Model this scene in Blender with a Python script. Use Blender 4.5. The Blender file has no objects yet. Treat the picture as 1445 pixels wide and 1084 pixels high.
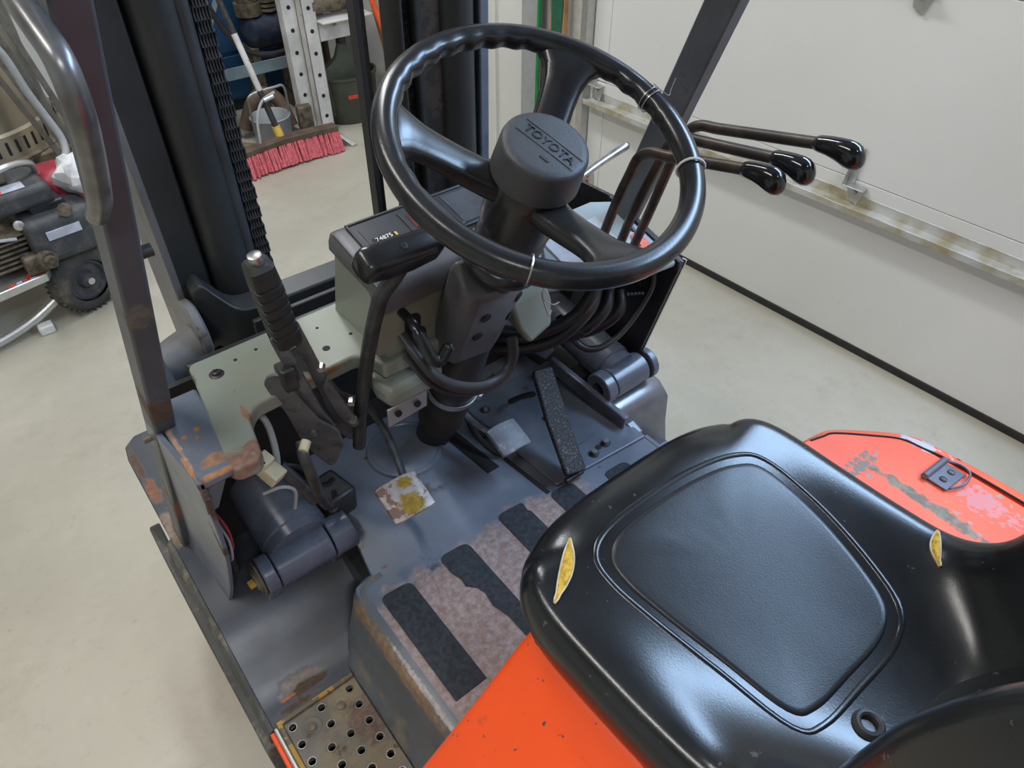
import bpy, bmesh, math, random
from mathutils import Vector as V, Matrix, Euler

random.seed(11)
R = math.radians
scene = bpy.context.scene
col = scene.collection

# ------------------------------------------------------------------ camera
CAM = V((-.485, -.561, 1.65))
PITCH, YAW = R(42.6), R(38.5)
fw = V((math.sin(YAW) * math.cos(PITCH), math.cos(YAW) * math.cos(PITCH), -math.sin(PITCH)))
rt = V((math.cos(YAW), -math.sin(YAW), 0))
up = rt.cross(fw)
cd = bpy.data.cameras.new('camera')
cam = bpy.data.objects.new('camera', cd)
col.objects.link(cam)
m = Matrix((rt, up, -fw)).transposed().to_4x4()
m.translation = CAM
cam.matrix_world = m
cd.sensor_fit = 'HORIZONTAL'
cd.sensor_width = 36
cd.lens = 36 * 1020 / 1445
cd.clip_start = .02
scene.camera = cam

# ------------------------------------------------------------------ world, lamps, exposure
w = bpy.data.worlds.new('world')
scene.world = w
w.use_nodes = True
w.node_tree.nodes['Background'].inputs[0].default_value = (.80, .88, 1, 1)
w.node_tree.nodes['Background'].inputs[1].default_value = .25
scene.view_settings.view_transform = 'Standard'
scene.view_settings.look = 'None'
scene.view_settings.exposure = 0.12
scene.view_settings.gamma = 1
scene.view_settings.use_curve_mapping = False


def area(name, loc, sx, sy, power, color, target=None):
    l = bpy.data.lights.new(name, 'AREA')
    l.shape = 'RECTANGLE'
    l.size, l.size_y = sx, sy
    l.energy = power
    l.color = color
    o = bpy.data.objects.new(name, l)
    o.location = loc
    if target is not None:
        o.rotation_euler = (V(target) - V(loc)).to_track_quat('-Z', 'Y').to_euler()
    col.objects.link(o)
    return o


# ceiling strip lamps of the garage
area('ceiling_lamp_front', (.35, 2.3, 3.35), .25, 2.2, 62, (.95, .98, 1))
area('ceiling_lamp_left', (-1.3, .6, 3.35), .25, 2.4, 52, (1, .97, .92))
area('ceiling_lamp_rear', (-.3, -2.1, 3.35), 1.8, .25, 64, (.96, .98, 1))
# unseen blue lamp added for the seat's sheen; no door window is modelled
area('seat_sheen_lamp', (1.60, -.55, 2.45), 1.9, .42, 66, (.46, .68, 1), (-.3, -.62, 1.5))


# ------------------------------------------------------------------ helpers: objects
def tag(o, label=None, cat=None, group=None, kind=None):
    if label: o['label'] = label
    if cat: o['category'] = cat
    if group: o['group'] = group
    if kind: o['kind'] = kind
    return o


def thing(name, loc, label, cat, group=None):
    o = bpy.data.objects.new(name, None)
    o.location = loc
    o.empty_display_size = .1
    col.objects.link(o)
    return tag(o, label, cat, group)


def set_parent(o, p):
    if p is not None:
        o.parent = p
        t = p.location if p.type == 'EMPTY' else V((0, 0, 0))   # meshes carry world coordinates
        o.matrix_parent_inverse = Matrix.Translation(-t)


def cr(pts, n=8, closed=False):
    """Catmull-Rom through pts"""
    P = [V(p) for p in pts]
    out = []
    N = len(P)
    rng = N if closed else N - 1
    for i in range(rng):
        if closed:
            a, b, c, d = P[i - 1], P[i], P[(i + 1) % N], P[(i + 2) % N]
        else:
            b, c = P[i], P[i + 1]
            a = P[i - 1] if i else b * 2 - c
            d = P[i + 2] if i + 2 < N else c * 2 - b
        for k in range(n):
            t = k / n
            out.append(.5 * ((2 * b) + (c - a) * t + (2 * a - 5 * b + 4 * c - d) * t * t + (3 * b - a - 3 * c + d) * t ** 3))
    if not closed: out.append(P[-1].copy())
    return out


def frame(d, hint=None):
    d = V(d).normalized()
    h = V(hint) if hint is not None else (V((0, 0, 1)) if abs(d.z) < .9 else V((1, 0, 0)))
    u = h.cross(d)
    if u.length < 1e-5: u = V((0, 1, 0)).cross(d)
    u.normalize()
    return u, d.cross(u).normalized(), d


class MB:
    def __init__(s):
        s.v, s.f = [], []

    def add(s, vs, fs):
        b = len(s.v)
        s.v += [V(x) for x in vs]
        s.f += [tuple(b + i for i in f) for f in fs]
        return s

    def box(s, c, size, rot=None):
        M3 = Euler(rot).to_matrix() if rot is not None and not isinstance(rot, Matrix) else (rot or Matrix.Identity(3))
        c = V(c)
        vs = [c + M3 @ V((x * size[0] / 2, y * size[1] / 2, z * size[2] / 2)) for z in (-1, 1) for y in (-1, 1) for x in (-1, 1)]
        return s.add(vs, [(0, 2, 3, 1), (4, 5, 7, 6), (0, 1, 5, 4), (2, 6, 7, 3), (0, 4, 6, 2), (1, 3, 7, 5)])

    def bb(s, a, b):
        return s.box([(a[i] + b[i]) / 2 for i in range(3)], [abs(a[i] - b[i]) for i in range(3)])

    def bar(s, p0, p1, wd, th, hint=None):
        """rectangular bar from p0 to p1, wd along u, th along v"""
        p0, p1 = V(p0), V(p1)
        u, v, d = frame(p1 - p0, hint)
        q = []
        for p in (p0, p1):
            q += [p - u * wd / 2 - v * th / 2, p + u * wd / 2 - v * th / 2, p + u * wd / 2 + v * th / 2, p - u * wd / 2 + v * th / 2]
        return s.add(q, [(3, 2, 1, 0), (4, 5, 6, 7), (0, 1, 5, 4), (1, 2, 6, 5), (2, 3, 7, 6), (3, 0, 4, 7)])

    def prism(s, pts, vec):
        n = len(pts)
        vec = V(vec)
        vs = [V(p) for p in pts] + [V(p) + vec for p in pts]
        fs = [tuple(range(n - 1, -1, -1)), tuple(range(n, 2 * n))]
        fs += [(i, (i + 1) % n, n + (i + 1) % n, n + i) for i in range(n)]
        return s.add(vs, fs)

    def loft(s, rings, caps=True, closed=True):
        n = len(rings[0])
        vs = [p for r in rings for p in r]
        fs = []
        for i in range(len(rings) - 1):
            for j in range(n if closed else n - 1):
                k = (j + 1) % n
                fs.append((i * n + j, i * n + k, (i + 1) * n + k, (i + 1) * n + j))
        if caps and closed:
            fs.append(tuple(range(n - 1, -1, -1)))
            b = (len(rings) - 1) * n
            fs.append(tuple(b + j for j in range(n)))
        return s.add(vs, fs)

    def cyl(s, p0, p1, r, r2=None, n=18, caps=True, hint=None):
        p0, p1 = V(p0), V(p1)
        u, v, d = frame(p1 - p0, hint)
        r2 = r if r2 is None else r2
        rg = [[p + (u * math.cos(a) + v * math.sin(a)) * q for a in [2 * math.pi * k / n for k in range(n)]] for p, q in ((p0, r), (p1, r2))]
        return s.loft(rg, caps)

    def lathe(s, base, axis, prof, n=28, caps=True):
        base = V(base)
        u, v, d = frame(axis)
        rg = [[base + d * t + (u * math.cos(a) + v * math.sin(a)) * max(r, 1e-4) for a in [2 * math.pi * k / n for k in range(n)]] for t, r in prof]
        return s.loft(rg, caps)

    def tube(s, path, r, n=10, closed=False, radii=None, flat=1.0, hint=None):
        P = [V(p) for p in path]
        N = len(P)
        rings = []
        u = None
        for i, p in enumerate(P):
            a = P[i - 1] if (i or closed) else P[i]
            b = P[(i + 1) % N] if (i < N - 1 or closed) else P[i]
            d = (b - a)
            if d.length < 1e-9: d = V((0, 0, 1))
            d.normalize()
            if u is None: u, _, _ = frame(d, hint)
            else:
                u = u - d * u.dot(d)
                u.normalize()
            v = d.cross(u)
            rr = radii[i] if radii else r
            rings.append([p + (u * math.cos(t) + v * math.sin(t) * flat) * rr for t in [2 * math.pi * k / n for k in range(n)]])
        if closed: rings.append(rings[0])
        return s.loft(rings, caps=not closed)

    def sphere(s, c, r, n=14, sc=(1, 1, 1)):
        c = V(c)
        rg = []
        for i in range(1, n // 2):
            ph = math.pi * i / (n // 2)
            rg.append([c + V((math.sin(ph) * math.cos(t) * sc[0], math.sin(ph) * math.sin(t) * sc[1], math.cos(ph) * sc[2])) * r for t in [2 * math.pi * k / n for k in range(n)]])
        return s.loft(rg)

    def build(s, name, mat, parent=None, bevel=0, seg=2, smooth=True, angle=38, sub=0, label=None, weld=False):
        me = bpy.data.meshes.new(name)
        me.from_pydata([tuple(v) for v in s.v], [], s.f)
        bm = bmesh.new()
        bm.from_mesh(me)
        if weld: bmesh.ops.remove_doubles(bm, verts=bm.verts, dist=1e-5)
        bmesh.ops.recalc_face_normals(bm, faces=bm.faces)
        bm.to_mesh(me)
        bm.free()
        if smooth:
            for p in me.polygons: p.use_smooth = True
            me.set_sharp_from_angle(angle=R(angle))
        o = bpy.data.objects.new(name, me)
        col.objects.link(o)
        if mat: me.materials.append(mat)
        set_parent(o, parent)
        if bevel:
            b = o.modifiers.new('bevel', 'BEVEL')
            b.width = bevel
            b.segments = seg
            b.limit_method = 'ANGLE'
            b.angle_limit = R(32)
            b.harden_normals = False
        if sub:
            b = o.modifiers.new('sub', 'SUBSURF')
            b.levels = b.render_levels = sub
        if label: o['label'] = label
        return o


def mb(): return MB()


def rounded(poly, r, n=5):
    """round corners of a 2D polygon; poly of (x,y) or (x,y,r)"""
    out = []
    N = len(poly)
    for i in range(N):
        p = V(poly[i][:2])
        rr = poly[i][2] if len(poly[i]) > 2 else r
        a, b = V(poly[i - 1][:2]), V(poly[(i + 1) % N][:2])
        da, db = (a - p), (b - p)
        la, lb = da.length, db.length
        k = min(rr, la * .45, lb * .45)
        if k < 1e-5:
            out.append(p)
            continue
        q0, q1 = p + da / la * k, p + db / lb * k
        for j in range(n + 1):
            t = j / n
            out.append((1 - t) ** 2 * q0 + 2 * t * (1 - t) * p + t * t * q1)
    return out


def text_mesh(body, size, extrude, M4, name, mat, parent, align='CENTER'):
    cu = bpy.data.curves.new(name, 'FONT')
    cu.body = body
    cu.size = size
    cu.extrude = extrude
    cu.align_x = align
    cu.align_y = 'CENTER'
    cu.resolution_u = 3
    t = bpy.data.objects.new(name + '_c', cu)
    col.objects.link(t)
    bpy.context.view_layer.update()
    me = bpy.data.meshes.new_from_object(t.evaluated_get(bpy.context.evaluated_depsgraph_get()))
    bpy.data.objects.remove(t)
    bpy.data.curves.remove(cu)
    me.transform(M4)
    me.name = name
    me.materials.clear()
    me.materials.append(mat)
    o = bpy.data.objects.new(name, me)
    col.objects.link(o)
    set_parent(o, parent)
    return o


# ------------------------------------------------------------------ helpers: materials
class NT:
    def __init__(s, name):
        s.m = bpy.data.materials.new(name)
        s.m.use_nodes = True
        s.t = s.m.node_tree
        s.b = s.t.nodes['Principled BSDF']
        s.co = s.t.nodes.new('ShaderNodeTexCoord').outputs['Object']

    def n(s, typ, **kw):
        x = s.t.nodes.new(typ)
        for k, v in kw.items(): setattr(x, k, v)
        return x

    def lk(s, a, b): s.t.links.new(a, b)

    def noise(s, scale, detail=4, rough=.55, vec=None, stretch=None):
        x = s.n('ShaderNodeTexNoise')
        x.inputs['Scale'].default_value = scale
        x.inputs['Detail'].default_value = detail
        x.inputs['Roughness'].default_value = rough
        v = vec or s.co
        if stretch:
            mp = s.n('ShaderNodeMapping')
            mp.inputs['Scale'].default_value = stretch
            s.lk(v, mp.inputs['Vector'])
            v = mp.outputs[0]
        s.lk(v, x.inputs['Vector'])
        return x.outputs['Fac']

    def step(s, val, lo, hi):
        x = s.n('ShaderNodeMapRange', interpolation_type='SMOOTHSTEP')
        x.inputs[1].default_value, x.inputs[2].default_value = lo, hi
        s.lk(val, x.inputs[0])
        return x.outputs[0]

    def math(s, op, a, b=None):
        x = s.n('ShaderNodeMath', operation=op)
        for i, q in enumerate((a, b)):
            if q is None: continue
            if isinstance(q, (int, float)): x.inputs[i].default_value = q
            else: s.lk(q, x.inputs[i])
        return x.outputs[0]

    def mix(s, fac, a, b):
        x = s.n('ShaderNodeMix', data_type='RGBA')
        if isinstance(fac, (int, float)): x.inputs[0].default_value = fac
        else: s.lk(fac, x.inputs[0])
        for i, q in ((6, a), (7, b)):
            if isinstance(q, tuple): x.inputs[i].default_value = (*q, 1)
            else: s.lk(q, x.inputs[i])
        return x.outputs[2]

    def fmix(s, fac, a, b):
        x = s.n('ShaderNodeMix', data_type='FLOAT')
        s.lk(fac, x.inputs[0])
        for i, q in ((2, a), (3, b)):
            if isinstance(q, (int, float)): x.inputs[i].default_value = q
            else: s.lk(q, x.inputs[i])
        return x.outputs[0]

    def xyz(s):
        x = s.n('ShaderNodeSeparateXYZ')
        s.lk(s.co, x.inputs[0])
        return x.outputs

    def spot(s, c, r, soft=.35, wob=.6, nscale=60, sq=(1, 1, 1)):
        """blotch around a point with a noisy rim"""
        a = s.n('ShaderNodeVectorMath', operation='SUBTRACT')
        s.lk(s.co, a.inputs[0])
        a.inputs[1].default_value = c
        k = s.n('ShaderNodeVectorMath', operation='DIVIDE')
        s.lk(a.outputs[0], k.inputs[0])
        k.inputs[1].default_value = (r * sq[0], r * sq[1], r * sq[2])
        l = s.n('ShaderNodeVectorMath', operation='LENGTH')
        s.lk(k.outputs[0], l.inputs[0])
        nz = s.math('MULTIPLY', s.math('SUBTRACT', s.noise(nscale, 3), .5), wob * 2.5)
        d = s.math('ADD', l.outputs['Value'], nz)
        return s.math('SUBTRACT', 1, s.step(d, 1 - soft, 1 + soft * .4))

    def bump(s, h, strength=.2, dist=.002):
        x = s.n('ShaderNodeBump')
        x.inputs['Strength'].default_value = strength
        x.inputs['Distance'].default_value = dist
        s.lk(h, x.inputs['Height'])
        s.lk(x.outputs[0], s.b.inputs['Normal'])

    def out(s, color, rough=.5, metal=0, spec=.5):
        for k, q in (('Base Color', color), ('Roughness', rough), ('Metallic', metal), ('Specular IOR Level', spec)):
            if isinstance(q, tuple): s.b.inputs[k].default_value = (*q, 1)
            elif isinstance(q, (int, float)): s.b.inputs[k].default_value = q
            else: s.lk(q, s.b.inputs[k])
        return s.m


def plain(name, c, rough=.5, metal=0, var=.15, scale=30, bump=0, bscale=400, spec=.5):
    t = NT(name)
    f = t.step(t.noise(scale), .3, .7)
    cc = t.mix(f, tuple(x * (1 - var) for x in c), tuple(min(1, x * (1 + var)) for x in c))
    if bump: t.bump(t.noise(bscale, 2), bump, .001)
    return t.out(cc, rough, metal, spec)


def worn(name, base, layers=(), spots=(), rough=.45, metal=0, var=.18, vscale=12, rvar=.15, bump=.05, spec=.5):
    """paint with wear: layers (color, scale, threshold, rough), spots (center, r, color, squash)"""
    t = NT(name)
    f = t.step(t.noise(vscale, 6), .3, .7)
    c = t.mix(f, tuple(x * (1 - var) for x in base), tuple(min(1, x * (1 + var)) for x in base))
    rg = t.math('ADD', t.math('MULTIPLY', t.noise(vscale * 1.7, 5), rvar), rough - rvar / 2)
    for lc, sc, th, lr, *so in layers:
        k = t.step(t.noise(sc, 6, .65), th, th + (so[0] if so else .03))
        c = t.mix(k, c, lc)
        rg = t.fmix(k, rg, lr)
    for sp in spots:
        k = t.spot(sp[0], sp[1], sq=sp[3] if len(sp) > 3 else (1, 1, 1), nscale=sp[4] if len(sp) > 4 else 60)
        nn = t.step(t.noise(90, 5), .3, .75)
        cc = t.mix(nn, tuple(x * .6 for x in sp[2]), sp[2])
        c = t.mix(k, c, cc)
        rg = t.fmix(k, rg, .8)
    if bump: t.bump(t.noise(260, 4), bump, .001)
    return t.out(c, rg, metal, spec)


RUST = (.23, .105, .055)
RUSTD = (.10, .055, .035)
ORUST = (.42, .19, .07)
BG = (.120, .138, .172)     # blue grey paint

M = {}
M['black'] = plain('black_plastic', (.022, .022, .023), .42, bump=.12, bscale=500)
M['blackg'] = plain('black_gloss', (.012, .012, .013), .12, var=.05)
M['rim'] = plain('rim_plastic', (.016, .016, .017), .26, var=.2, bump=.05, bscale=300)
M['coverp'] = plain('cover_plastic', (.085, .083, .087), .42, var=.1, bump=.3, bscale=600)
M['cap'] = plain('cap_plastic', (.042, .043, .046), .5, var=.1, bump=.35, bscale=600)
M['rubber'] = plain('rubber', (.018, .018, .018), .6, var=.25, bump=.1)
M['steel'] = plain('steel', (.45, .45, .44), .32, .9, var=.25, scale=50)
M['handle'] = plain('handle_metal', (.13, .13, .13), .30, .5, var=.3, scale=25)
M['zinc'] = plain('zinc', (.55, .55, .53), .36, .85, var=.06, scale=30)
M['dsteel'] = plain('dark_steel', (.045, .045, .047), .42, .35, var=.35, scale=60)
M['railgrey'] = worn('rail_grey', (.13, .13, .132), [((.05, .045, .04), 24, .62, .6, .1)], rough=.42, vscale=10)
M['dsteel2'] = worn('lever_steel', (.135, .136, .142), [((.055, .055, .056), 40, .5, .5, .25), ((.26, .26, .25), 70, .66, .4)], rough=.36, metal=.35, vscale=30)
M['hose'] = plain('hose_rubber', (.035, .036, .040), .42, var=.2)
M['mast'] = worn('mast_paint', (.026, .027, .028), [((.10, .09, .07), 26, .70, .6)], rough=.42, vscale=8, spec=.4)
M['pillar'] = worn('pillar_paint', (.050, .052, .062), [(RUSTD, 17, .71, .8)], [((-.435, .2, 1.02), .03, RUSTD, (1, 2, 1)), ((-.445, .33, .72), .04, RUST, (.5, .6, 2.4)), ((-.42, .13, 1.2), .022, (.12, .10, .08))], rough=.42, vscale=9)
M['pillar2'] = worn('pillar_blue_grey', (.085, .092, .105), [((.05, .045, .04), 24, .66, .6, .08)], rough=.40, vscale=12)
M['olive'] = worn('olive_paint', (.212, .230, .188), [((.12, .10, .07), 34, .705, .7)],
                  [((-.375, .12, .965), .024, (.27, .15, .11), (1.1, .9, 1)), ((-.352, .128, .97), .018, (.27, .15, .11)), ((-.338, .19, .97), .008, (.30, .16, .10), (.6, 2.4, 1)),
                   ((-.378, .305, .965), .016, (.05, .04, .03)), ((-.22, .207, .965), .007, (.28, .17, .09), (7, .6, 1)), ((-.365, .335, .97), .010, (.33, .25, .16))],
                  rough=.40, var=.06, vscale=7)
M['olive2'] = worn('olive_panel', (.235, .225, .165), [((.10, .09, .06), 40, .72, .7)], rough=.38, var=.1, vscale=9)
M['bg'] = worn('blue_grey_paint', BG, [(RUSTD, 22, .71, .8), ((.06, .068, .085), 9, .52, .45, .3)],
               [((-.432, .150, .968), .008, ORUST, (.5, 3.5, 1)), ((-.404, .140, .97), .013, (.30, .16, .09), (1.4, .9, 1)), ((-.405, .117, .968), .005, ORUST, (5, 1, 1)),
                ((-.430, .225, .972), .008, (.55, .30, .09), (.8, 1.2, 1)), ((-.405, .19, .97), .004, ORUST), ((-.40, .205, .97), .004, ORUST), ((-.418, .20, .97), .004, ORUST),
                ((-.43, .2, .968), .006, (.4, .25, .18), (.6, 12, 1)), ((-.437, .117, .90), .016, RUSTD, (1, .5, 5)), ((-.437, .15, .80), .012, RUSTD, (1, .5, 5))],
               rough=.33, var=.2, vscale=7, spec=.6)
M['cyl'] = worn('cylinder_paint', (.095, .108, .140), [((.26, .20, .17), 30, .71, .6), ((.05, .055, .068), 12, .5, .45, .25)], rough=.28, vscale=14, spec=.6)
M['tape'] = plain('grip_tape', (.017, .020, .025), .75, var=.5, scale=120, bump=.5, bscale=700)
M['pedal_rust'] = worn('worn_pedal', (.40, .36, .33), [((.20, .12, .09), 30, .52, .7)], [((-.150, .125, .70), .022, (.42, .27, .035), (1.1, .9, 2), 110), ((-.140, .160, .71), .013, (.42, .27, .035), (1.2, .8, 2), 110)], rough=.5, metal=.3, vscale=50)
M['pedal_grey'] = worn('dusty_pedal', (.17, .18, .20), [((.34, .34, .33), 40, .56, .8)], rough=.5, vscale=40)
M['rod'] = worn('rod_bronze', (.085, .060, .048), [((.035, .030, .028), 14, .40, .45, .2)], rough=.4, metal=.5, vscale=40)
M['wire'] = plain('wire_black', (.012, .012, .013), .4)
M['white_tie'] = plain('white_nylon', (.7, .7, .68), .4)
M['foam'] = plain('foam', (.50, .30, .035), .95, var=.35, scale=160, bump=.6, bscale=400)
M['foam_edge'] = plain('backing', (.55, .47, .33), .9, var=.2)
M['red'] = plain('red_plastic', (.35, .025, .025), .4)
M['dark'] = plain('dark_cavity', (.008, .008, .009), .8)
M['beige'] = plain('connector', (.55, .49, .33), .5)
M['white'] = plain('white_paint', (.62, .62, .58), .5, var=.1)
M['wood'] = plain('wood', (.36, .20, .08), .6, var=.3, scale=14)
M['woodd'] = plain('dark_wood', (.10, .065, .045), .7, var=.3, scale=14)
M['greyp'] = plain('grey_panel', (.32, .33, .33), .5, var=.05)

# grip floor plate: blue grey in front, paint walked off around the tape strips
t = NT('floor_plate_paint')
x, y, z = t.xyz()
nz = t.math('MULTIPLY', t.math('SUBTRACT', t.noise(22, 6), .5), .12)
ky = t.step(t.math('ADD', y, nz), .075, .045)
kx = t.step(t.math('ADD', x, nz), .19, .12)
kl = t.step(t.math('ADD', x, t.math('MULTIPLY', nz, .3)), -.282, -.272)
k = t.math('MULTIPLY', t.math('MULTIPLY', ky, kx), kl)
f = t.step(t.noise(7, 6), .3, .7)
base = t.mix(f, tuple(q * .85 for q in BG), tuple(q * 1.25 for q in BG))
dk = t.step(t.noise(11, 6), .62, .70)
base = t.mix(dk, base, (.045, .05, .06))
ru = t.step(t.noise(34, 6), .69, .71)
base = t.mix(ru, base, RUSTD)
ed = t.spot((-.297, -.04, .592), .013, wob=1.6, sq=(.9, 12, 1.3), nscale=120)
base = t.mix(ed, base, t.mix(t.step(t.noise(60, 4), .4, .6), (.30, .24, .15), (.20, .13, .08)))
be = t.spot((-.2885, -.13, .600), .0042, wob=1.5, sq=(1, 30, 1.2), nscale=140)
base = t.mix(be, base, (.42, .39, .36))
brown = t.mix(t.step(t.noise(85, 6, .7), .35, .68), (.20, .125, .10), (.30, .25, .24))
brown = t.mix(t.step(t.noise(60, 5), .66, .70), brown, (.24, .085, .04))
t.bump(t.noise(300, 4), .12, .001)
M['floorplate'] = t.out(t.mix(k, base, brown), t.fmix(k, .34, .62), 0, .55)

M['kick'] = worn('kick_paint', (.098, .108, .120), [((.17, .15, .115), 16, .50, .7, .2), (RUSTD, 36, .69, .8)],
                 [((-.30, -.05, .588), .012, (.26, .18, .11), (1.2, 12, 1.6), 120), ((-.289, -.13, .600), .0045, (.42, .39, .36), (1, 28, 1.2), 140), ((-.30, .06, .59), .010, (.28, .19, .10), (1.4, 2.4, 1.5), 110)], rough=.42, vscale=9)
# left fender: dark scuffed paint with one worn-through patch by the step
M['fender'] = worn('fender_paint', (.048, .054, .068), [(RUSTD, 26, .705, .8), ((.024, .027, .034), 7, .40, .36, .3)],
                   [((-.415, .100, .455), .022, (.23, .20, .18), (1.9, .75, 1), 50), ((-.405, .088, .45), .016, (.075, .05, .03), (2.2, .6, 1), 50), ((-.44, .072, .45), .012, (.08, .05, .03), (3.5, .7, 1)), ((-.447, .088, .45), .0045, (.50, .13, .03), (3.4, .6, 1), 120),
                    ((-.475, .44, .566), .022, (.25, .19, .14), (.7, 2.6, 1)), ((-.475, .55, .566), .022, RUST, (.5, 2, 1)), ((-.478, .64, .566), .012, RUSTD, (.6, 5, 1))], rough=.32, vscale=5, spec=.55)
M['lip'] = worn('fender_lip', (.06, .06, .055), [((.20, .18, .13), 40, .50, .7, .25)], rough=.6, vscale=14)
M['step'] = worn('step_steel', (.15, .135, .115), [((.27, .225, .145), 14, .44, .9, .22), ((.09, .065, .05), 30, .56, .7, .1)],
                 [((-.36, -.02, .44), .03, (.20, .14, .11), (1, 1.6, 1))], rough=.6, metal=.35, vscale=18)
M['yellow'] = worn('worn_yellow', (.34, .20, .03), [((.12, .10, .07), 26, .48, .8)], rough=.6)
M['orange'] = worn('orange_paint', (.80, .078, .010), [((.06, .05, .045), 85, .655, .6)], [((-.285, -.265, .80), .014, (.16, .06, .04)), ((-.24, -.30, .83), .01, (.16, .06, .04))], rough=.36, var=.06, vscale=6, spec=.5)
t = NT('orange_cover_paint')
c = t.mix(t.step(t.noise(6, 4), .3, .7), (.72, .085, .035), (.82, .115, .05))
sc = t.step(t.noise(38, 6), .66, .68)
c = t.mix(sc, c, (.26, .23, .22))
s1 = t.spot((.345, -.44, .85), .020, wob=.9, nscale=70, sq=(.6, 5.2, 3))
c = t.mix(s1, c, t.mix(t.step(t.noise(60, 4), .4, .6), (.12, .095, .065), (.20, .16, .11)))
s2 = t.spot((.335, -.335, .85), .022, wob=1.6, nscale=110, sq=(2.0, .5, 3))
c = t.mix(s2, c, (.17, .14, .11))
s3 = t.spot((.415, -.475, .85), .03, wob=2.2, nscale=110, sq=(.7, 1.6, 3))
c = t.mix(t.math('MULTIPLY', s3, .55), c, (.33, .24, .28))
s4 = t.spot((.462, -.365, .84), .020, wob=2.0, nscale=80, sq=(.7, 1.7, 3))
c = t.mix(s4, c, (.40, .39, .43))
M['cover'] = t.out(c, .42, 0, .5)

# seat vinyl
t = NT('seat_vinyl')
c = t.mix(t.step(t.noise(9, 5), .3, .7), (.008, .0085, .009), (.015, .016, .017))
c = t.mix(t.step(t.noise(75, 5), .685, .70), c, (.06, .065, .065))
t.bump(t.noise(420, 3), .08, .001)
M['vinyl'] = t.out(c, t.math('ADD', t.math('MULTIPLY', t.noise(14, 5), .10), .17), 0, .5)
t = NT('seat_panel_vinyl')
c = t.mix(t.step(t.noise(9, 5), .3, .7), (.012, .0125, .014), (.020, .021, .023))
t.bump(t.noise(620, 3), .16, .001)
M['vinyl2'] = t.out(c, t.math('ADD', t.math('MULTIPLY', t.noise(14, 5), .12), .26), 0, .45)

# concrete
t = NT('concrete')
c = t.mix(t.step(t.noise(1.1, 8, .6), .28, .72), (.350, .322, .258), (.465, .435, .362))
c = t.mix(t.math('MULTIPLY', t.step(t.noise(4.5, 7, .7), .48, .72), .45), c, (.30, .27, .205))
c = t.mix(t.math('MULTIPLY', t.step(t.noise(30, 6, .7), .55, .75), .4), c, (.27, .24, .19))
c = t.mix(t.math('MULTIPLY', t.step(t.noise(60, 5, .7), .70, .74), .7), c, (.20, .17, .13))
t.bump(t.noise(90, 5), .06, .002)
M['concrete'] = t.out(c, t.math('ADD', t.math('MULTIPLY', t.noise(3, 5), .22), .24), 0, .5)
t = NT('door_white')
c = t.mix(t.step(t.noise(1.2, 5), .3, .7), (.66, .66, .63), (.71, .71, .685))
c = t.mix(t.step(t.noise(16, 6, .7, stretch=(1, 1, 2.5)), .69, .76), c, (.52, .52, .49))
t.bump(t.noise(220, 3), .12, .002)
M['door'] = t.out(c, .42, 0, .4)
M['wall'] = plain('white_wall', (.66, .66, .62), .55, var=.04, scale=2)
M['ceil'] = plain('ceiling_board', (.30, .30, .31), .7, var=.03, scale=2)
t = NT('dusty_zinc')
c = t.mix(t.step(t.noise(9, 6), .42, .66), (.60, .60, .58), (.40, .35, .22))
M['dzinc'] = t.out(c, .45, .45)
t = NT('perforated_dark')
M['steelblue'] = worn('blue_cabinet_paint', (.008, .050, .115), [((.10, .10, .10), 20, .7, .7)], rough=.45, vscale=4)
M['bluetank'] = worn('tank_paint', (.010, .020, .045), [((.05, .045, .04), 20, .5, .7, .2)], rough=.5)
M['slat'] = worn('slat_metal', (.14, .13, .115), [((.07, .06, .05), 20, .5, .7, .2)], rough=.5, metal=.3)
M['rack'] = worn('rack_paint', (.17, .23, .25), [((.10, .09, .07), 30, .66, .7)], rough=.5, vscale=6)
M['presswhite'] = worn('press_paint', (.56, .55, .53), [((.25, .19, .15), 22, .66, .7)], rough=.5, vscale=10)
M['bristle'] = plain('red_bristle', (.60, .13, .15), .7, var=.25, scale=80)
M['bin'] = worn('bin_plastic', (.055, .062, .045), [((.10, .10, .085), 12, .5, .8, .3)], rough=.55, vscale=6)
M['redpole'] = plain('red_handle', (.80, .10, .03), .4)
M['greenpole'] = plain('green_pole', (.01, .20, .055), .35)
M['dkgreen'] = plain('dark_green', (.02, .10, .055), .5)
M['engine'] = worn('engine_plastic', (.036, .039, .045), [((.12, .11, .10), 20, .45, .8, .35)], rough=.6, vscale=12)
M['engred'] = plain('engine_red', (.27, .02, .035), .4)
M['cast'] = worn('cast_metal', (.17, .14, .10), [((.07, .055, .04), 26, .42, .8, .25)], rough=.65, metal=.4)
M['tire'] = worn('tire_rubber', (.050, .047, .043), [((.20, .15, .10), 10, .50, .9, .3)], rough=.8, vscale=20)
M['drum'] = plain('drum_steel', (.42, .37, .29), .33, .7, var=.2, scale=5)
M['silver'] = plain('bag_film', (.62, .62, .63), .35, var=.15)


# ================================================================== the room
def WP(s, z, d=0.0):
    """point on the garage-door wall: s metres forward, z up, d into the room"""
    return V((1.645 - .042 * (s - 1.0) - d, s - .042 * d, z))


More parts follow.
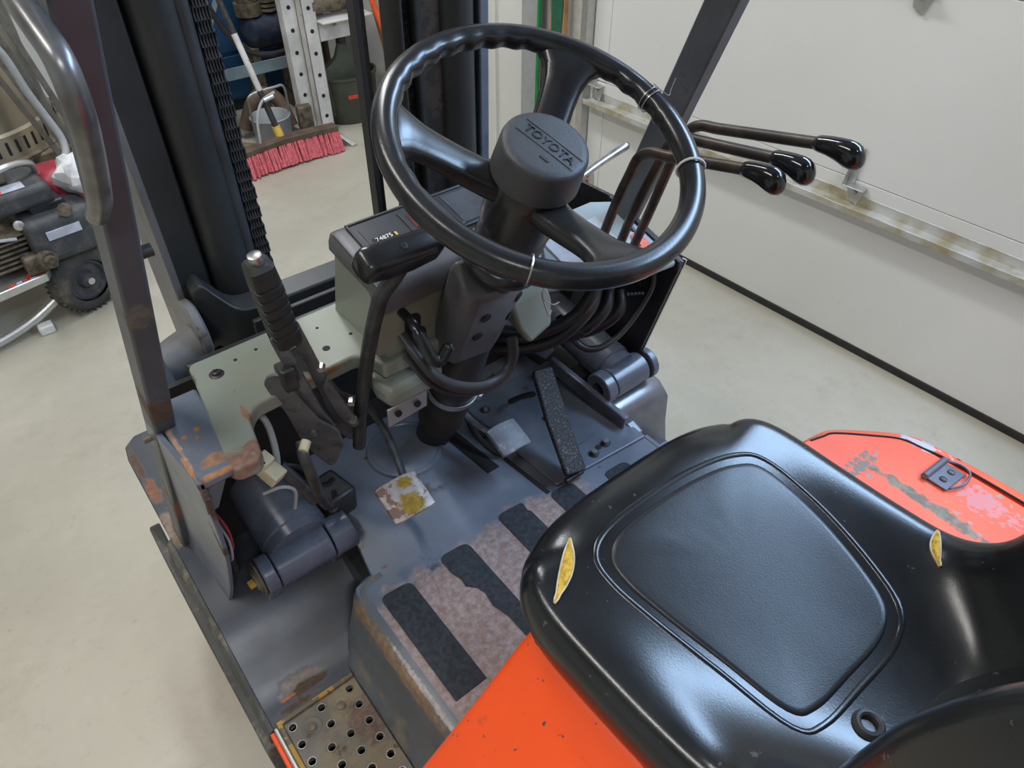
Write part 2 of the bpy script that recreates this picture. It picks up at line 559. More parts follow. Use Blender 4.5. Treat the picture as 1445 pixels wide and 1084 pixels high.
tag(mb().bb((-4.2, -4.2, -.1), (1.95, 4.6, 0)).build('floor', M['concrete'], smooth=False), 'pale stained concrete garage floor', None, None, 'structure')
tag(mb().bb((-4.2, -4.2, 3.5), (1.95, 4.6, 3.6)).build('ceiling', M['ceil'], smooth=False), None, None, None, 'structure')
tag(mb().bb((-4.2, 4.5, 0), (1.95, 4.6, 3.5)).build('wall_front', M['wall'], smooth=False), None, None, None, 'structure')
tag(mb().bb((-4.3, -4.2, 0), (-4.2, 4.6, 3.5)).build('wall_left', M['wall'], smooth=False), None, None, None, 'structure')
tag(mb().bb((-4.2, -4.3, 0), (1.95, -4.2, 3.5)).build('wall_back', M['wall'], smooth=False), None, None, None, 'structure')
# right wall beyond the door: white sheet with ribs
wr = mb().prism([WP(1.70, 0, -.02), WP(4.6, 0, -.02), WP(4.6, 0, -.12), WP(1.70, 0, -.12)], (0, 0, 3.5))
wr.prism([WP(-4.2, 2.75, -.02), WP(1.70, 2.75, -.02), WP(1.70, 2.75, -.12), WP(-4.2, 2.75, -.12)], (0, 0, .75))
wall_r = tag(wr.build('wall_right', M['wall'], smooth=False), 'white sheet-clad wall beside the garage door', None, None, 'structure')
for s_ in (1.95, 2.18, 2.42, 2.7):
    mb().prism([WP(s_, 0, -.02), WP(s_ + .02, 0, -.02), WP(s_ + .02, 0, -.002), WP(s_, 0, -.002)], (0, 0, 3.4)).build('wall_rib', M['wall'], wall_r, smooth=False)
tag(mb().prism([WP(1.607, 0, .0), WP(1.70, 0, .0), WP(1.70, 0, -.10), WP(1.607, 0, -.10)], (0, 0, 2.9)).build('trim_1', M['white'], smooth=False), 'white door jamb board', None, None, 'structure')

door = thing('door_1', (1.645, 1.0, 0), 'white sectional garage door with galvanised struts and hinges', None)
door['kind'] = 'structure'
zs = [(.028, .586), (.588, 1.146), (1.148, 1.706), (1.708, 2.266), (2.268, 2.75)]
for a, b in zs:
    mb().prism([WP(-4.0, a), WP(1.57, a), WP(1.57, a, -.045), WP(-4.0, a, -.045)], (0, 0, b - a)).build('door_panel', M['door'], door, bevel=.0015)
    # end stile
    mb().prism([WP(1.49, a + .002, .0), WP(1.57, a + .002, .0), WP(1.57, a + .002, .003), WP(1.49, a + .002, .003)], (0, 0, b - a - .004)).build('end_stile', M['door'], door, bevel=.001)
mb().prism([WP(-4.0, .0, .004), WP(1.57, .0, .004), WP(1.57, .0, -.05), WP(-4.0, .0, -.05)], (0, 0, .03)).build('bottom_seal', M['rubber'], door, bevel=.004, label='black rubber bottom seal')
for zz in (.51, 1.62):
    st = mb()
    st.prism([WP(-3.9, zz, .0), WP(1.56, zz, .0), WP(1.56, zz, .055), WP(-3.9, zz, .055)], (0, 0, .003))
    st.prism([WP(-3.9, zz - .010, .052), WP(1.56, zz - .010, .052), WP(1.56, zz - .010, .056), WP(-3.9, zz - .010, .056)], (0, 0, .022))
    st.prism([WP(-3.9, zz, .0), WP(1.56, zz, .0), WP(1.56, zz, .003), WP(-3.9, zz, .003)], (0, 0, .035))
    st.build('strut', M['dzinc'], door, bevel=.0012, label='dusty galvanised strut')
for ss in (.40, -.95, 1.525, -2.3):
    for zz in (.587, 1.147):
        h = mb()
        e = .034 if ss < 1.5 else .03
        h.prism([WP(ss - e, zz - .012, .004), WP(ss + e, zz - .012, .004), WP(ss + e * .55, zz - .062, .004), WP(ss - e * .45, zz - .075, .004)], WP(ss, 0, .006) - WP(ss, 0, 0))
        h.prism([WP(ss - e, zz - .014, .004), WP(ss + e, zz - .014, .004), WP(ss + e, zz - .014, .038), WP(ss - e, zz - .014, .038)], (0, 0, .003))
        h.prism([WP(ss + e * .4, zz - .012, .004), WP(ss + e, zz - .012, .004), WP(ss + e, zz + .105, .004), WP(ss + e * .25, zz + .105, .004)], WP(ss, 0, .005) - WP(ss, 0, 0))
        h.prism([WP(ss + e, zz - .012, .004), WP(ss + e, zz - .012, .04), WP(ss + e, zz + .03, .03), WP(ss + e, zz + .105, .004)], WP(ss + .003, 0, 0) - WP(ss, 0, 0))
        ho = h.build('hinge', M['zinc'], door, bevel=.0012)
        mb().cyl(WP(ss, zz - .035, .010), WP(ss, zz - .035, .016), .007, n=6).build('hinge_bolt', M['steel'], ho)
        mb().cyl(WP(ss + e * .7, zz + .05, .009), WP(ss + e * .7, zz + .05, .014), .005, n=6).build('hinge_bolt', M['steel'], ho)
# vertical track with flange, bottom bracket and rivets
tr = mb()
for a, b, c, d in ((1.573, 1.577, .005, .045), (1.577, 1.602, .041, .045), (1.602, 1.606, .020, .045)):
    tr.prism([WP(a, .03, c), WP(b, .03, c), WP(b, .03, d), WP(a, .03, d)], (0, 0, 2.6))
tr.build('track', M['zinc'], door, bevel=.001, label='galvanised vertical door track')
tr = mb().prism([WP(1.578, .0, .012), WP(1.601, .0, .012), WP(1.601, .0, .03), WP(1.578, .0, .03)], (0, 0, 2.6))
tr.build('track_channel', M['dsteel'], door)
bk = mb().prism([WP(1.50, .03, .004), WP(1.57, .03, .004), WP(1.57, .20, .004), WP(1.515, .20, .004)], WP(0, 0, .006) - WP(0, 0, 0))
bk = bk.build('bottom_bracket', M['zinc'], door, bevel=.001)
for q in (.10, .125, .15, .175):
    mb().cyl(WP(1.545, q, .009), WP(1.545, q, .016), .007, n=10).build('rivet', M['red'], bk)
mb().cyl(WP(1.53, .06, .006), WP(1.60, .06, .035), .006).build('roller_pin', M['steel'], bk)


# ================================================================== the forklift
FL = thing('forklift', (0, 0, 0), 'orange and blue-grey forklift with black vinyl seat and stripped dashboard', 'forklift')


def P3(poly, z): return [V((p[0], p[1], z)) for p in poly]


# ---- floor plate with rolled left edge
fp = mb()
outl = rounded([(-.288, -.30), (-.288, .108, .03), (-.252, .108, .004), (-.228, .245, .004), (-.225, .50), (.30, .50), (.335, .045, .01), (.335, -.30)], .0, 6)
fp.prism(P3(outl, .588), (0, 0, .012))
floor_plate = fp.build('floor_plate', M['floorplate'], FL, bevel=.002, label='scuffed blue-grey floor plate with paint walked off')
# kick panel swept round the front left corner
plan = [V((-.288, -.32)), V((-.288, -.1)), V((-.288, .05))] + [V((-.258 - .03 * math.cos(a), .078 + .03 * math.sin(a))) for a in [R(q) for q in (0, 18, 36, 54, 72, 90)]] + [V((-.236, .108))]
rings = []
for i, p in enumerate(plan):
    a = plan[max(0, i - 1)]
    b = plan[min(len(plan) - 1, i + 1)]
    d = (b - a).normalized()
    nrm = V((-d.y, d.x))
    rings.append([V((p.x + nrm.x * o, p.y + nrm.y * o, zz)) for o, zz in ((-.012, .601), (-.001, .600), (.006, .596), (.011, .586), (.016, .56), (.03, .50), (.042, .452), (.05, .446), (.05, .43), (-.01, .43))])
mb().loft(rings, caps=False, closed=False).build('kick_panel', M['kick'], FL, angle=60)
# grip tapes, each a strip with rounded front corners
strips = [(-.234, -.150, .064, .056), (-.116, -.28, .068, .056), (.014, -.28, .076, .056), (.118, -.28, .056, .052), (.232, -.2, .03, .055)]
for i, (cx, y0, y1, wd) in enumerate(strips):
    a = [(cx - wd / 2, y0), (cx + wd / 2, y0), (cx + wd / 2, y1 - .004, .014), (cx - wd / 2, y1, .014)]
    if i == 1:   # torn along its left edge
        a = [(cx - wd / 2 + .03, y0), (cx + wd / 2, y0), (cx + wd / 2, y1 - .004, .014), (cx - wd / 2, y1, .014), (cx - wd / 2, .03), (cx - wd / 2 + .006, .01), (cx - wd / 2 + .004, -.005), (cx - wd / 2 + .018, -.02), (cx - wd / 2 + .022, -.035), (cx - wd / 2 + .018, -.06), (cx - wd / 2 + .026, -.09)]
    if i == 2:
        a = [(cx - wd / 2, y0), (cx + wd / 2, y0), (cx + wd / 2, y1 - .03), (cx + wd / 2 - .004, y1 - .024), (cx + wd / 2, y1 - .004, .012), (cx - wd / 2, y1, .014)]
    mb().prism(P3(rounded(a, 0, 5), .5995), (0, 0, .0022)).build('grip_tape', M['tape'], floor_plate, smooth=False)
# seams, bolts and raised panels on the floor
mb().prism(P3([(.078, .175), (.086, .176), (.098, .058), (.090, .058)], .598), (0, 0, .0035)).build('floor_seam', M['dark'], floor_plate)
ap = mb().prism(P3(rounded([(.115, .06), (.335, .045), (.33, .34), (.10, .34)], .004), .600), (0, 0, .006)).build('pedal_plate', M['bg'], floor_plate, bevel=.0025)
mb().tube(cr([(.20, .135, .607), (.205, .115, .607), (.225, .108, .607), (.255, .112, .607)], 5), .0016, 6).build('weld_bead', M['cyl'], ap)
for bx, by in ((.222, .073), (.258, .079), (.10, .225), (.085, .25), (.215, .20), (.13, .30)):
    o = mb().cyl((bx, by, .603), (bx, by, .608), .010).build('washer', M['dsteel'], floor_plate)
    mb().cyl((bx, by, .608), (bx, by, .615), .0062, n=6).build('bolt_head', M['steel'], floor_plate)
mb().cyl((.240, .080, .6055), (.240, .080, .6075), .006).build('bolt_hole', M['dark'], floor_plate)
# firewall behind the pedals
mb().prism([(-.24, .44, .59), (.32, .44, .59), (.32, .40, .95), (-.24, .40, .95)], (0, .01, 0)).build('firewall', M['mast'], FL, bevel=.002)
mb().prism([(-.22, .415, .60), (.30, .415, .60), (.30, .44, .66), (-.22, .44, .66)], (0, .008, 0)).build('toe_board', M['mast'], FL)

# ---- left fender, its lip and the step
FZ = [(.058, .440), (.075, .444), (.095, .452), (.125, .472), (.155, .497), (.185, .520), (.215, .540), (.25, .555), (.30, .563), (.42, .566), (.55, .566), (.66, .566), (.70, .566), (.722, .566)]
rgs = []
for yy, zz in FZ:
    xo = -.488 + (.0 if yy < .69 else (.006 if yy < .71 else .03))
    xi = -.338 if yy < .08 else (-.335 + min(1, (yy - .08) / .06) * .10)
    xs = [xo, xo + .004, xo + .05, (xo + xi) / 2, xi]
    rgs.append([V((x_, yy, zz)) for x_ in xs] + [V((x_, yy + .004, zz - .009)) for x_ in xs[::-1]])
fender = mb().loft(rgs).build('fender', M['fender'], FL, angle=50, bevel=.002, label='dark scuffed left fender, paint worn through by the step')
lp = mb()
lp.loft([[V((-.487, yy, zz + .002)), V((-.494, yy, zz - .001)), V((-.499, yy, zz - .012)), V((-.500, yy, zz - .032)), V((-.495, yy, zz - .032)), V((-.487, yy, zz - .012))] for yy, zz in FZ[:10]])
lp.build('fender_lip', M['lip'], fender, bevel=.001, label='worn outer lip of the fender')
lp = mb()
pts = [(.05, .26), (.05, .405), (.10, .418), (.16, .465), (.22, .503), (.30, .528), (.43, .530), (.54, .49), (.60, .43), (.585, .41), (.53, .45), (.43, .495), (.30, .495), (.23, .470), (.17, .43), (.12, .385), (.09, .26)]
lp.prism([V((-.512, a, b)) for a, b in pts], (.02, 0, 0))
lp.build('wheel_arch', M['lip'], fender, bevel=.003)
# front wheel under the fender
tw = mb().lathe((-.49, .46, .225), (1, 0, 0), [(0, .12), (.0, .19), (.012, .213), (.03, .22), (.16, .22), (.18, .20), (.18, .12)], 36)
ty = tw.build('front_tyre', M['rubber'], FL)
mb().lathe((-.492, .46, .225), (-1, 0, 0), [(0, .12), (.004, .115), (-.03, .10), (-.03, .05), (.0, .045), (.004, .02)], 32).build('wheel_rim', M['orange'], ty)

# perforated step plate, each hole a real opening with a raised rim
sp = mb()
X0, X1 = -.472, -.341
rows = []
yy = .043
pit = .0335
r_in, NS = .0062, 16
rims = []
for ri in range(9):
    yc = yy - pit * ri
    xs = [-.357, -.409, -.461] if ri < 2 else [-.357, -.391, -.4255, -.460]
    xs = sorted(xs)
    bnd = [X0] + [(xs[i] + xs[i + 1]) / 2 for i in range(len(xs) - 1)] + [X1]
    ya, yb = yc - pit / 2, (yc + pit / 2 if ri else .056)
    for i, xc in enumerate(xs):
        xa, xb = bnd[i], bnd[i + 1]
        inner, outer = [], []
        for k in range(NS):
            a = 2 * math.pi * (k + .5) / NS
            ca, sa = math.cos(a), math.sin(a)
            inner.append(V((xc + r_in * ca, yc + r_in * sa, .440)))
            tx = (xb - xc) / ca if ca > 1e-6 else ((xa - xc) / ca if ca < -1e-6 else 9)
            ty = (yb - yc) / sa if sa > 1e-6 else ((ya - yc) / sa if sa < -1e-6 else 9)
            tt = min(tx, ty)
            outer.append(V((xc + tt * ca, yc + tt * sa, .440)))
        for q, (px, py) in enumerate(((xb, yb), (xa, yb), (xa, ya), (xb, ya))):
            # snap the ring vertex nearest each corner onto it
            k = min(range(NS), key=lambda j: (outer[j].x - px) ** 2 + (outer[j].y - py) ** 2)
            outer[k] = V((px, py, .440))
        sp.loft([outer, inner, [v + V((0, 0, -.012)) for v in inner]], caps=False)
        rims.append((xc, yc))
sp.prism([(X0, .056, .4395), (X1, .056, .4395), (X1, .056, .432), (X0, .056, .432)], (0, .001, 0))
step = sp.build('step_plate', M['step'], FL, angle=30, label='muddy perforated step plate')
for xc, yc in rims:
    rg = mb()
    ring = [V((xc + r_in * 1.12 * math.cos(a), yc + r_in * 1.12 * math.sin(a), .4405)) for a in [2 * math.pi * k / 16 for k in range(16)]]
    rg.tube(ring, .0011, 6, closed=True)
    rg.build('hole_rim', M['steel'], step)
for bx, by in ((-.382, .026), (-.436, .025)):
    rg = mb().lathe((bx, by, .4398), (0, 0, 1), [(0, .0175), (.0008, .0165), (.0008, .011), (-.0002, .009)], 24)
    rg.build('dimple', M['step'], step)
    mb().lathe((bx, by, .4395), (0, 0, 1), [(0, .0075), (.003, .0072), (.004, .0045), (.0045, .002)], 14).build('step_bolt', M['cast'], step)
mb().bb((X0 - .012, -.27, .395), (X1 + .004, .062, .40)).build('step_underside', M['dark'], FL)
sf = mb().bb((X0 - .008, -.27, .428), (X0, .062, .446)).bb((X0 - .008, .056, .428), (X1, .064, .447))
sf.build('step_frame', M['yellow'], FL, bevel=.0015, label='step frame with worn yellow paint')
mb().bb((-.487, -.30, .40), (-.480, .056, .449)).build('step_edge', M['zinc'], FL, bevel=.002)
mb().bb((-.495, -.30, .37), (-.4875, .054, .445)).build('step_skirt', M['orange'], FL, bevel=.002)

# ---- left side panel, its boxed top
def sx(z, y): return -.434 - .10 * (y - .12) - max(0, .62 - z) ** 2 * 1.6


cur = [(.24, .972), (.113, .968), (.113, .945), (.128, .87), (.152, .78), (.19, .69), (.222, .62), (.238, .58), (.248, .548), (.40, .452), (.50, .452), (.43, .60), (.35, .78), (.30, .90)]
sd = mb()
rear = cr([V((a, b, 0)) for a, b in cur[2:9]], 5)
fr = [(.262, .972), (.28, .93), (.30, .87), (.335, .78), (.365, .69), (.40, .60), (.41, .548)]
fr = [V((a, b, 0)) for a, b in fr]
prof = [V((.113, .970, 0))] + rear


def fy(z):
    for i in range(len(fr) - 1):
        if fr[i].y >= z >= fr[i + 1].y:
            k = (fr[i].y - z) / (fr[i].y - fr[i + 1].y)
            return fr[i].x + k * (fr[i + 1].x - fr[i].x)
    return fr[0].x if z > .95 else fr[-1].x


rg = []
for p in prof:
    z_ = p.y
    ys = (p.x, p.x * .7 + fy(z_) * .3, p.x * .35 + fy(z_) * .65, fy(z_))
    rg.append([V((sx(z_, q), q, z_)) for q in ys] + [V((sx(z_, q) + .007, q, z_)) for q in ys[::-1]])
sd.loft(rg)
side = sd.build('side_panel', M['bg'], FL, angle=50, bevel=.0012, label='blue-grey left side panel with rusty edges')
mb().prism(P3([(-.435, .113), (-.388, .113), (-.375, .23), (-.372, .285), (-.435, .285)], .955), (0, 0, .015)).build('side_panel_top', M['bg'], side, bevel=.004)
mb().prism([(-.40, .118, .955), (-.432, .118, .955), (-.436, .125, .90), (-.42, .13, .90)], (0, .01, 0)).build('side_gusset', M['bg'], side)
# inner wall behind the opening
mb().prism([(-.43, .36, .45), (-.24, .36, .45), (-.24, .33, .95), (-.43, .33, .95)], (0, .01, 0)).build('inner_bulkhead', M['mast'], FL)

# ---- olive cowl plate
co = rounded([(-.364, .338, .012), (-.372, .27, .03), (-.396, .122, .012), (-.388, .108, .012), (-.360, .106, .014), (-.350, .118, .01), (-.338, .182, .008), (-.322, .200, .014), (-.165, .208, .012), (-.150, .190, .008), (-.145, .16), (-.02, .16), (-.02, .345)], .006, 6)
cw = mb().prism(P3(co, .945), (0, 0, .025))
cowl = cw.build('cowl', M['olive'], FL, bevel=.008, seg=3, label='olive grey cowl plate with worn rusty corner')
cs = mb().lathe((-.338, .293, .969), (0, 0, 1), [(0, .0105), (.002, .0105), (.003, .009)], 20).build('screw_washer', M['dsteel'], cowl)
mb().lathe((-.338, .293, .972), (0, 0, 1), [(0, .0062), (.003, .006), (.0042, .004)], 16).build('screw_head', M['dsteel'], cowl)
sl = mb().box((-.338, .293, .9766), (.0085, .0016, .0008), (0, 0, .4)).box((-.338, .293, .9766), (.0016, .0085, .0008), (0, 0, .4))
sl.build('screw_slot', M['dark'], cowl)
for hx, hy, hr in ((-.305, .306, .0028), (-.272, .31, .0026), (-.19, .248, .0058), (-.178, .30, .0024), (-.145, .256, .0028), (-.13, .30, .0024)):
    mb().cyl((hx, hy, .9695), (hx, hy, .9706), hr, n=14).build('cowl_hole', M['dark'], cowl)
mb().tube(cr([(-.381, .218, .964), (-.384, .19, .964), (-.388, .16, .964)], 4), .0028, 8, flat=.5).build('cowl_dent', M['steel'], cowl)
mb().bb((-.365, .338, .94), (-.02, .352, .966)).build('cowl_seal', M['black'], cowl, bevel=.003)
# lower olive bracket with its drilled tab
br = mb().prism([(-.155, .205, .945), (-.06, .205, .945), (-.045, .165, .945), (-.06, .145, .93), (-.15, .145, .93), (-.16, .17, .94)], (0, 0, -.035))
brk = br.build('cowl_bracket', M['olive'], FL, bevel=.010, seg=3)
tb = mb().prism([(-.155, .15, .895), (-.085, .15, .90), (-.085, .155, .86), (-.155, .155, .855)], (0, .004, 0)).build('drilled_tab', M['zinc'], brk, bevel=.001)
for hx in (-.138, -.104):
    mb().cyl((hx, .148, .879), (hx, .1512, .879), .0055, n=14).build('tab_hole', M['dark'], brk)

# ---- overhead guard pillars, leaning back and inwards
def pil(sgn, z, out, back):
    inner = .416 - .074 * (z - 1)
    return V((sgn * (inner + out), .215 - .404 * (z - 1) + back, z))


for sgn in (-1, 1):
    z0, z1 = (.452 if sgn < 0 else .60), 2.1
    rgs = []
    for z_ in (z0, .8, 1.2, 1.6, z1):
        rgs.append([pil(sgn, z_, 0, 0), pil(sgn, z_, .0275, 0), pil(sgn, z_, .0275, .054), pil(sgn, z_, 0, .054)])
    pl = mb().loft(rgs).build('guard_pillar', M['pillar'] if sgn < 0 else M['pillar2'], FL, bevel=.003, label='dark overhead guard pillar, rusted at its foot' if sgn < 0 else 'blue-grey overhead guard pillar beside the control levers')
    if sgn < 0:
        g = cr([(-.421, .066, 1.350), (-.4185, .030, 1.380), (-.4175, -.015, 1.432), (-.4175, -.043, 1.472), (-.417, -.040, 1.500), (-.418, -.012, 1.513), (-.418, .020, 1.522), (-.414, .05, 1.53)], 6)
        mb().tube(g, .0092, 14, flat=.9).build('grab_handle', M['handle'], pl, label='bare metal grab handle')
        mb().cyl(pil(-1, 1.275, -.001, .02), pil(-1, 1.275, -.013, .02), .0065, n=12).build('pillar_bolt', M['black'], pl)
        mb().cyl(pil(-1, .93, .028, .03), pil(-1, .93, .038, .03), .0045, n=8).build('pillar_stud', M['cast'], pl)
mb().bb((-.36, -1.2, 2.08), (.36, -.22, 2.13)).build('guard_roof', M['pillar'], FL, bevel=.01)

# ---- mast
ms = mb()
def my(z): return -.03 * (z - 1)


def mrail(x0, x1, y0, y1, z0, z1, mat, name, par, bevel=.003, label=None):
    o = mb().loft([[V((x0, y0 + my(z_), z_)), V((x1, y0 + my(z_), z_)), V((x1, y1 + my(z_), z_)), V((x0, y1 + my(z_), z_))] for z_ in (z0, z1)])
    return o.build(name, mat, par, bevel=bevel, label=label)


mast = mrail(-.308, -.262, .50, .62, .25, 2.2, M['mast'], 'mast', FL, label='black lift mast with chains, cylinders and hoses')
mrail(-.318, -.305, .50, .64, .62, 2.2, M['railgrey'], 'outer_rail', mast)
mrail(-.30, -.16, .60, .64, .25, 2.2, M['mast'], 'rear_channel', mast)
mrail(-.262, -.245, .53, .60, .25, 2.2, M['mast'], 'rail_web', mast)
mb().cyl((-.222, .53, .30), (-.222, .53 + my(2.2), 2.2), .034, n=28).build('lift_cylinder', M['mast'], mast)
mb().tube([(-.190, .508 + my(z_), z_) for z_ in (.30, .7, 1.1, 1.5, 2.1)], .0125, 14).build('hydraulic_hose', M['hose'], mast)


def chain(x, y, z0, z1, parent):
    c = mb()
    z_ = z0
    i = 0
    while z_ < z1:
        off = (-.0105, -.0063, -.0021, .0021, .0063, .0105) if i % 2 == 0 else (-.0084, -.0042, .0, .0042, .0084)
        for o_ in off:
            c.add(*_link(x + o_, y + my(z_), z_))
        c.cyl((x - .0115, y + my(z_), z_), (x + .0115, y + my(z_), z_), .0028, n=6)
        z_ += .0165
        i += 1
    return c.build('lift_chain', M['dsteel'], parent, smooth=False)


def _link(x, y, z):
    h, w_, t_ = .0145, .0105, .0022
    prof = [(w_ * .55, -h * .25), (w_, -h * .05), (w_ * .85, h * .6), (w_, h * 1.15), (w_ * .5, h * 1.4), (-w_ * .5, h * 1.4), (-w_, h * 1.15), (-w_ * .85, h * .6), (-w_, -h * .05), (-w_ * .55, -h * .25)]
    n = len(prof)
    vs = [V((x - t_ / 2, y + a, z + b)) for a, b in prof] + [V((x + t_ / 2, y + a, z + b)) for a, b in prof]
    fs = [tuple(range(n - 1, -1, -1)), tuple(range(n, 2 * n))] + [(i, (i + 1) % n, n + (i + 1) % n, n + i) for i in range(n)]
    return vs, fs


chain(-.164, .515, .60, 1.75, mast)
# right-hand rails
mrail(.265, .285, .53, .60, .25, 2.2, M['mast'], 'rail_web', mast)
mrail(.128, .136, .50, .56, .35, 2.2, M['mast'], 'chain_guide', mast)
mrail(.158, .170, .50, .56, .35, 2.2, M['mast'], 'chain_guide', mast)
chain(.147, .53, .75, 1.75, mast)
M['brownsteel'] = worn('greasy_rail', (.050, .038, .028), [((.022, .02, .018), 20, .5, .5)], rough=.45, vscale=25)
mrail(.172, .212, .51, .58, .25, 2.2, M['brownsteel'], 'inner_rail', mast)
mrail(.21, .25, .56, .62, .25, 2.2, M['mast'], 'rail_web', mast)
mb().cyl((.243, .53, .30), (.243, .53 + my(2.2), 2.2), .034, n=28).build('lift_cylinder', M['mast'], mast)
mrail(.283, .303, .50, .64, .25, 2.2, M['bg'], 'outer_rail', mast)
mrail(.172, .30, .60, .64, .25, 2.2, M['mast'], 'rear_channel', mast)
mb().tube([(.268, .60 + my(z_), z_) for z_ in (1.22, 1.5, 1.8)], .005, 8).build('red_hose', M['red'], mast)
# centre post
mrail(.072, .082, .535, .560, .30, 2.2, M['mast'], 'centre_post', mast, .001)
mrail(.082, .094, .545, .575, .30, 2.2, M['mast'], 'centre_post', mast, .001)
# lower cross tie with swept end, pivot ears
ct = cr([(-.300, .475, .992), (-.285, .462, 1.004), (-.270, .450, .985), (-.245, .435, .958), (-.20, .428, .955), (-.10, .426, .955), (.10, .426, .955), (.25, .43, .955)], 5)
rgs = []
for i, p in enumerate(ct):
    rgs.append([p, p + V((0, .045, .004)), p + V((0, .045, -.12)), p + V((0, .0, -.12))])
mb().loft(rgs).build('mast_tie', M['mast'], mast, bevel=.003)
ear = mb().lathe((-.322, .47, .93), (1, 0, 0), [(0, .024), (0, .046), (.004, .050), (.014, .050), (.018, .045), (.018, .024)], 30)
ear.build('pivot_ear', M['railgrey'], mast)
mb().lathe((-.40, .44, .90), (.9, .25, .1), [(0, .020), (.0, .030), (.05, .034), (.085, .034)], 26).build('pivot_boss', M['railgrey'], mast)
mb().tube(cr([(-.405, .40, .95), (-.40, .385, .90), (-.395, .37, .86), (-.39, .355, .80)], 5), .022, 14).build('pivot_pin', M['railgrey'], mast)

# ---- tilt cylinders
def tilt(cx, xl, xr, y, z, ear_l, ear_r, barrel_r, label, hole=False):
    b = mb()
    b.cyl((cx, y + .012, z + .006), (cx - .004, y + .30, z + .055), barrel_r, n=30)
    t_ = b.build('tilt_cylinder', M['cyl'], FL, label=label)
    mb().lathe((cx, y + .02, z + .010), (0, 1, .17), [(0, barrel_r * .6), (.012, barrel_r * 1.02), (.03, barrel_r * 1.02)], 30).build('barrel_weld', M['cyl'], t_)
    mb().lathe((xl, y, z), (1, 0, 0), [(0, .024), (0, .031), (.002, .033), (xr - xl - .002, .033), (xr - xl, .031)], 30).build('pivot_tube', M['cyl'], t_)
    for a, b_ in (ear_l, ear_r):
        e = mb()
        n = 22
        out = []
        for k in range(n):
            an = 2 * math.pi * k / n
            out.append((y + .034 * math.cos(an), z + .034 * math.sin(an)))
        if hole:
            i_ = [(y + .015 * math.cos(2 * math.pi * k / n), z + .015 * math.sin(2 * math.pi * k / n)) for k in range(n)]
            ro = [[V((a, p, q)) for p, q in i_], [V((a, p, q)) for p, q in out], [V((b_, p, q)) for p, q in out], [V((b_, p, q)) for p, q in i_], [V((a, p, q)) for p, q in i_]]
            e.loft(ro, caps=False)
        else:
            e.loft([[V((a, p, q)) for p, q in out], [V((b_, p, q)) for p, q in out]])
        e.prism([(a, y - .020, z - .01), (a, y + .033, z - .01), (a, y + .06, .53), (a, y + .02, .53)], (b_ - a, 0, 0))
        e.build('clevis_ear', M['cyl'], t_, bevel=.0025)
    return t_


tl = tilt(-.322, -.376, -.281, .196, .632, (-.399, -.378), (-.278, -.238), .056, 'left tilt cylinder with pinned pivot tube')
mb().lathe((-.4005, .196, .632), (-1, 0, 0), [(0, .030), (.004, .030), (.004, .024), (.007, .024), (.007, .017), (.010, .016)], 26).build('pin_head', M['cast'], tl)
mb().cyl((-.41, .196, .630), (-.42, .196, .628), .008, n=6).build('pin_bolt', M['yellow'], tl)
tr_ = tilt(.385, .345, .435, .168, .650, (.318, .343), (.445, .462), .043, 'right tilt cylinder with open clevis ear', True)
mb().tube(cr([(-.43, .27, .84), (-.425, .24, .80), (-.415, .22, .75), (-.418, .23, .70), (-.43, .25, .66)], 5), .004, 8).build('harness_wire', M['rod'], FL)

# ---- wiring and clutter in the left opening
for pts, r_, mt in (([(-.37, .26, .94), (-.33, .24, .935), (-.31, .225, .915), (-.315, .20, .87), (-.33, .18, .84)], .005, M['greyp']),
                    ([(-.43, .26, .80), (-.425, .215, .79), (-.42, .20, .75), (-.425, .205, .70), (-.43, .23, .67)], .0022, M['greyp']),
                    ([(-.43, .25, .79), (-.42, .21, .80), (-.415, .20, .76), (-.42, .21, .71), (-.43, .24, .69)], .0018, M['red']),
                    ([(-.43, .27, .78), (-.422, .225, .775), (-.416, .215, .74), (-.42, .22, .70), (-.43, .25, .68)], .0035, M['wire']),
                    ([(-.36, .15, .86), (-.335, .14, .865), (-.32, .14, .845), (-.325, .15, .80)], .0025, M['greyp']),
                    ([(-.34, .2, .86), (-.30, .19, .84), (-.28, .20, .80), (-.29, .22, .74)], .004, M['wire']),
                    ([(-.31, .22, .80), (-.28, .21, .76), (-.25, .22, .73), (-.23, .25, .70)], .005, M['wire'])):
    mb().tube(cr(pts, 6), r_, 8).build('harness_wire', mt, FL)
cn = mb().box((-.345, .165, .90), (.022, .020, .028), (.5, .2, .5)).build('wire_connector', M['beige'], FL, bevel=.002, label='beige plastic wire connector')
mb().box((-.337, .158, .878), (.026, .024, .020), (.5, .2, .5)).build('connector_half', M['beige'], cn, bevel=.002)
mb().box((-.348, .155, .905), (.004, .003, .016), (.5, .2, .5)).build('connector_slot', M['dark'], cn)
mb().box((-.424, .262, .645), (.014, .05, .05), (0, 0, 0)).build('fuse_box', M['black'], FL, bevel=.004)
mb().box((-.42, .30, .84), (.012, .02, .06)).build('fuse_clip', M['greyp'], FL, bevel=.002)

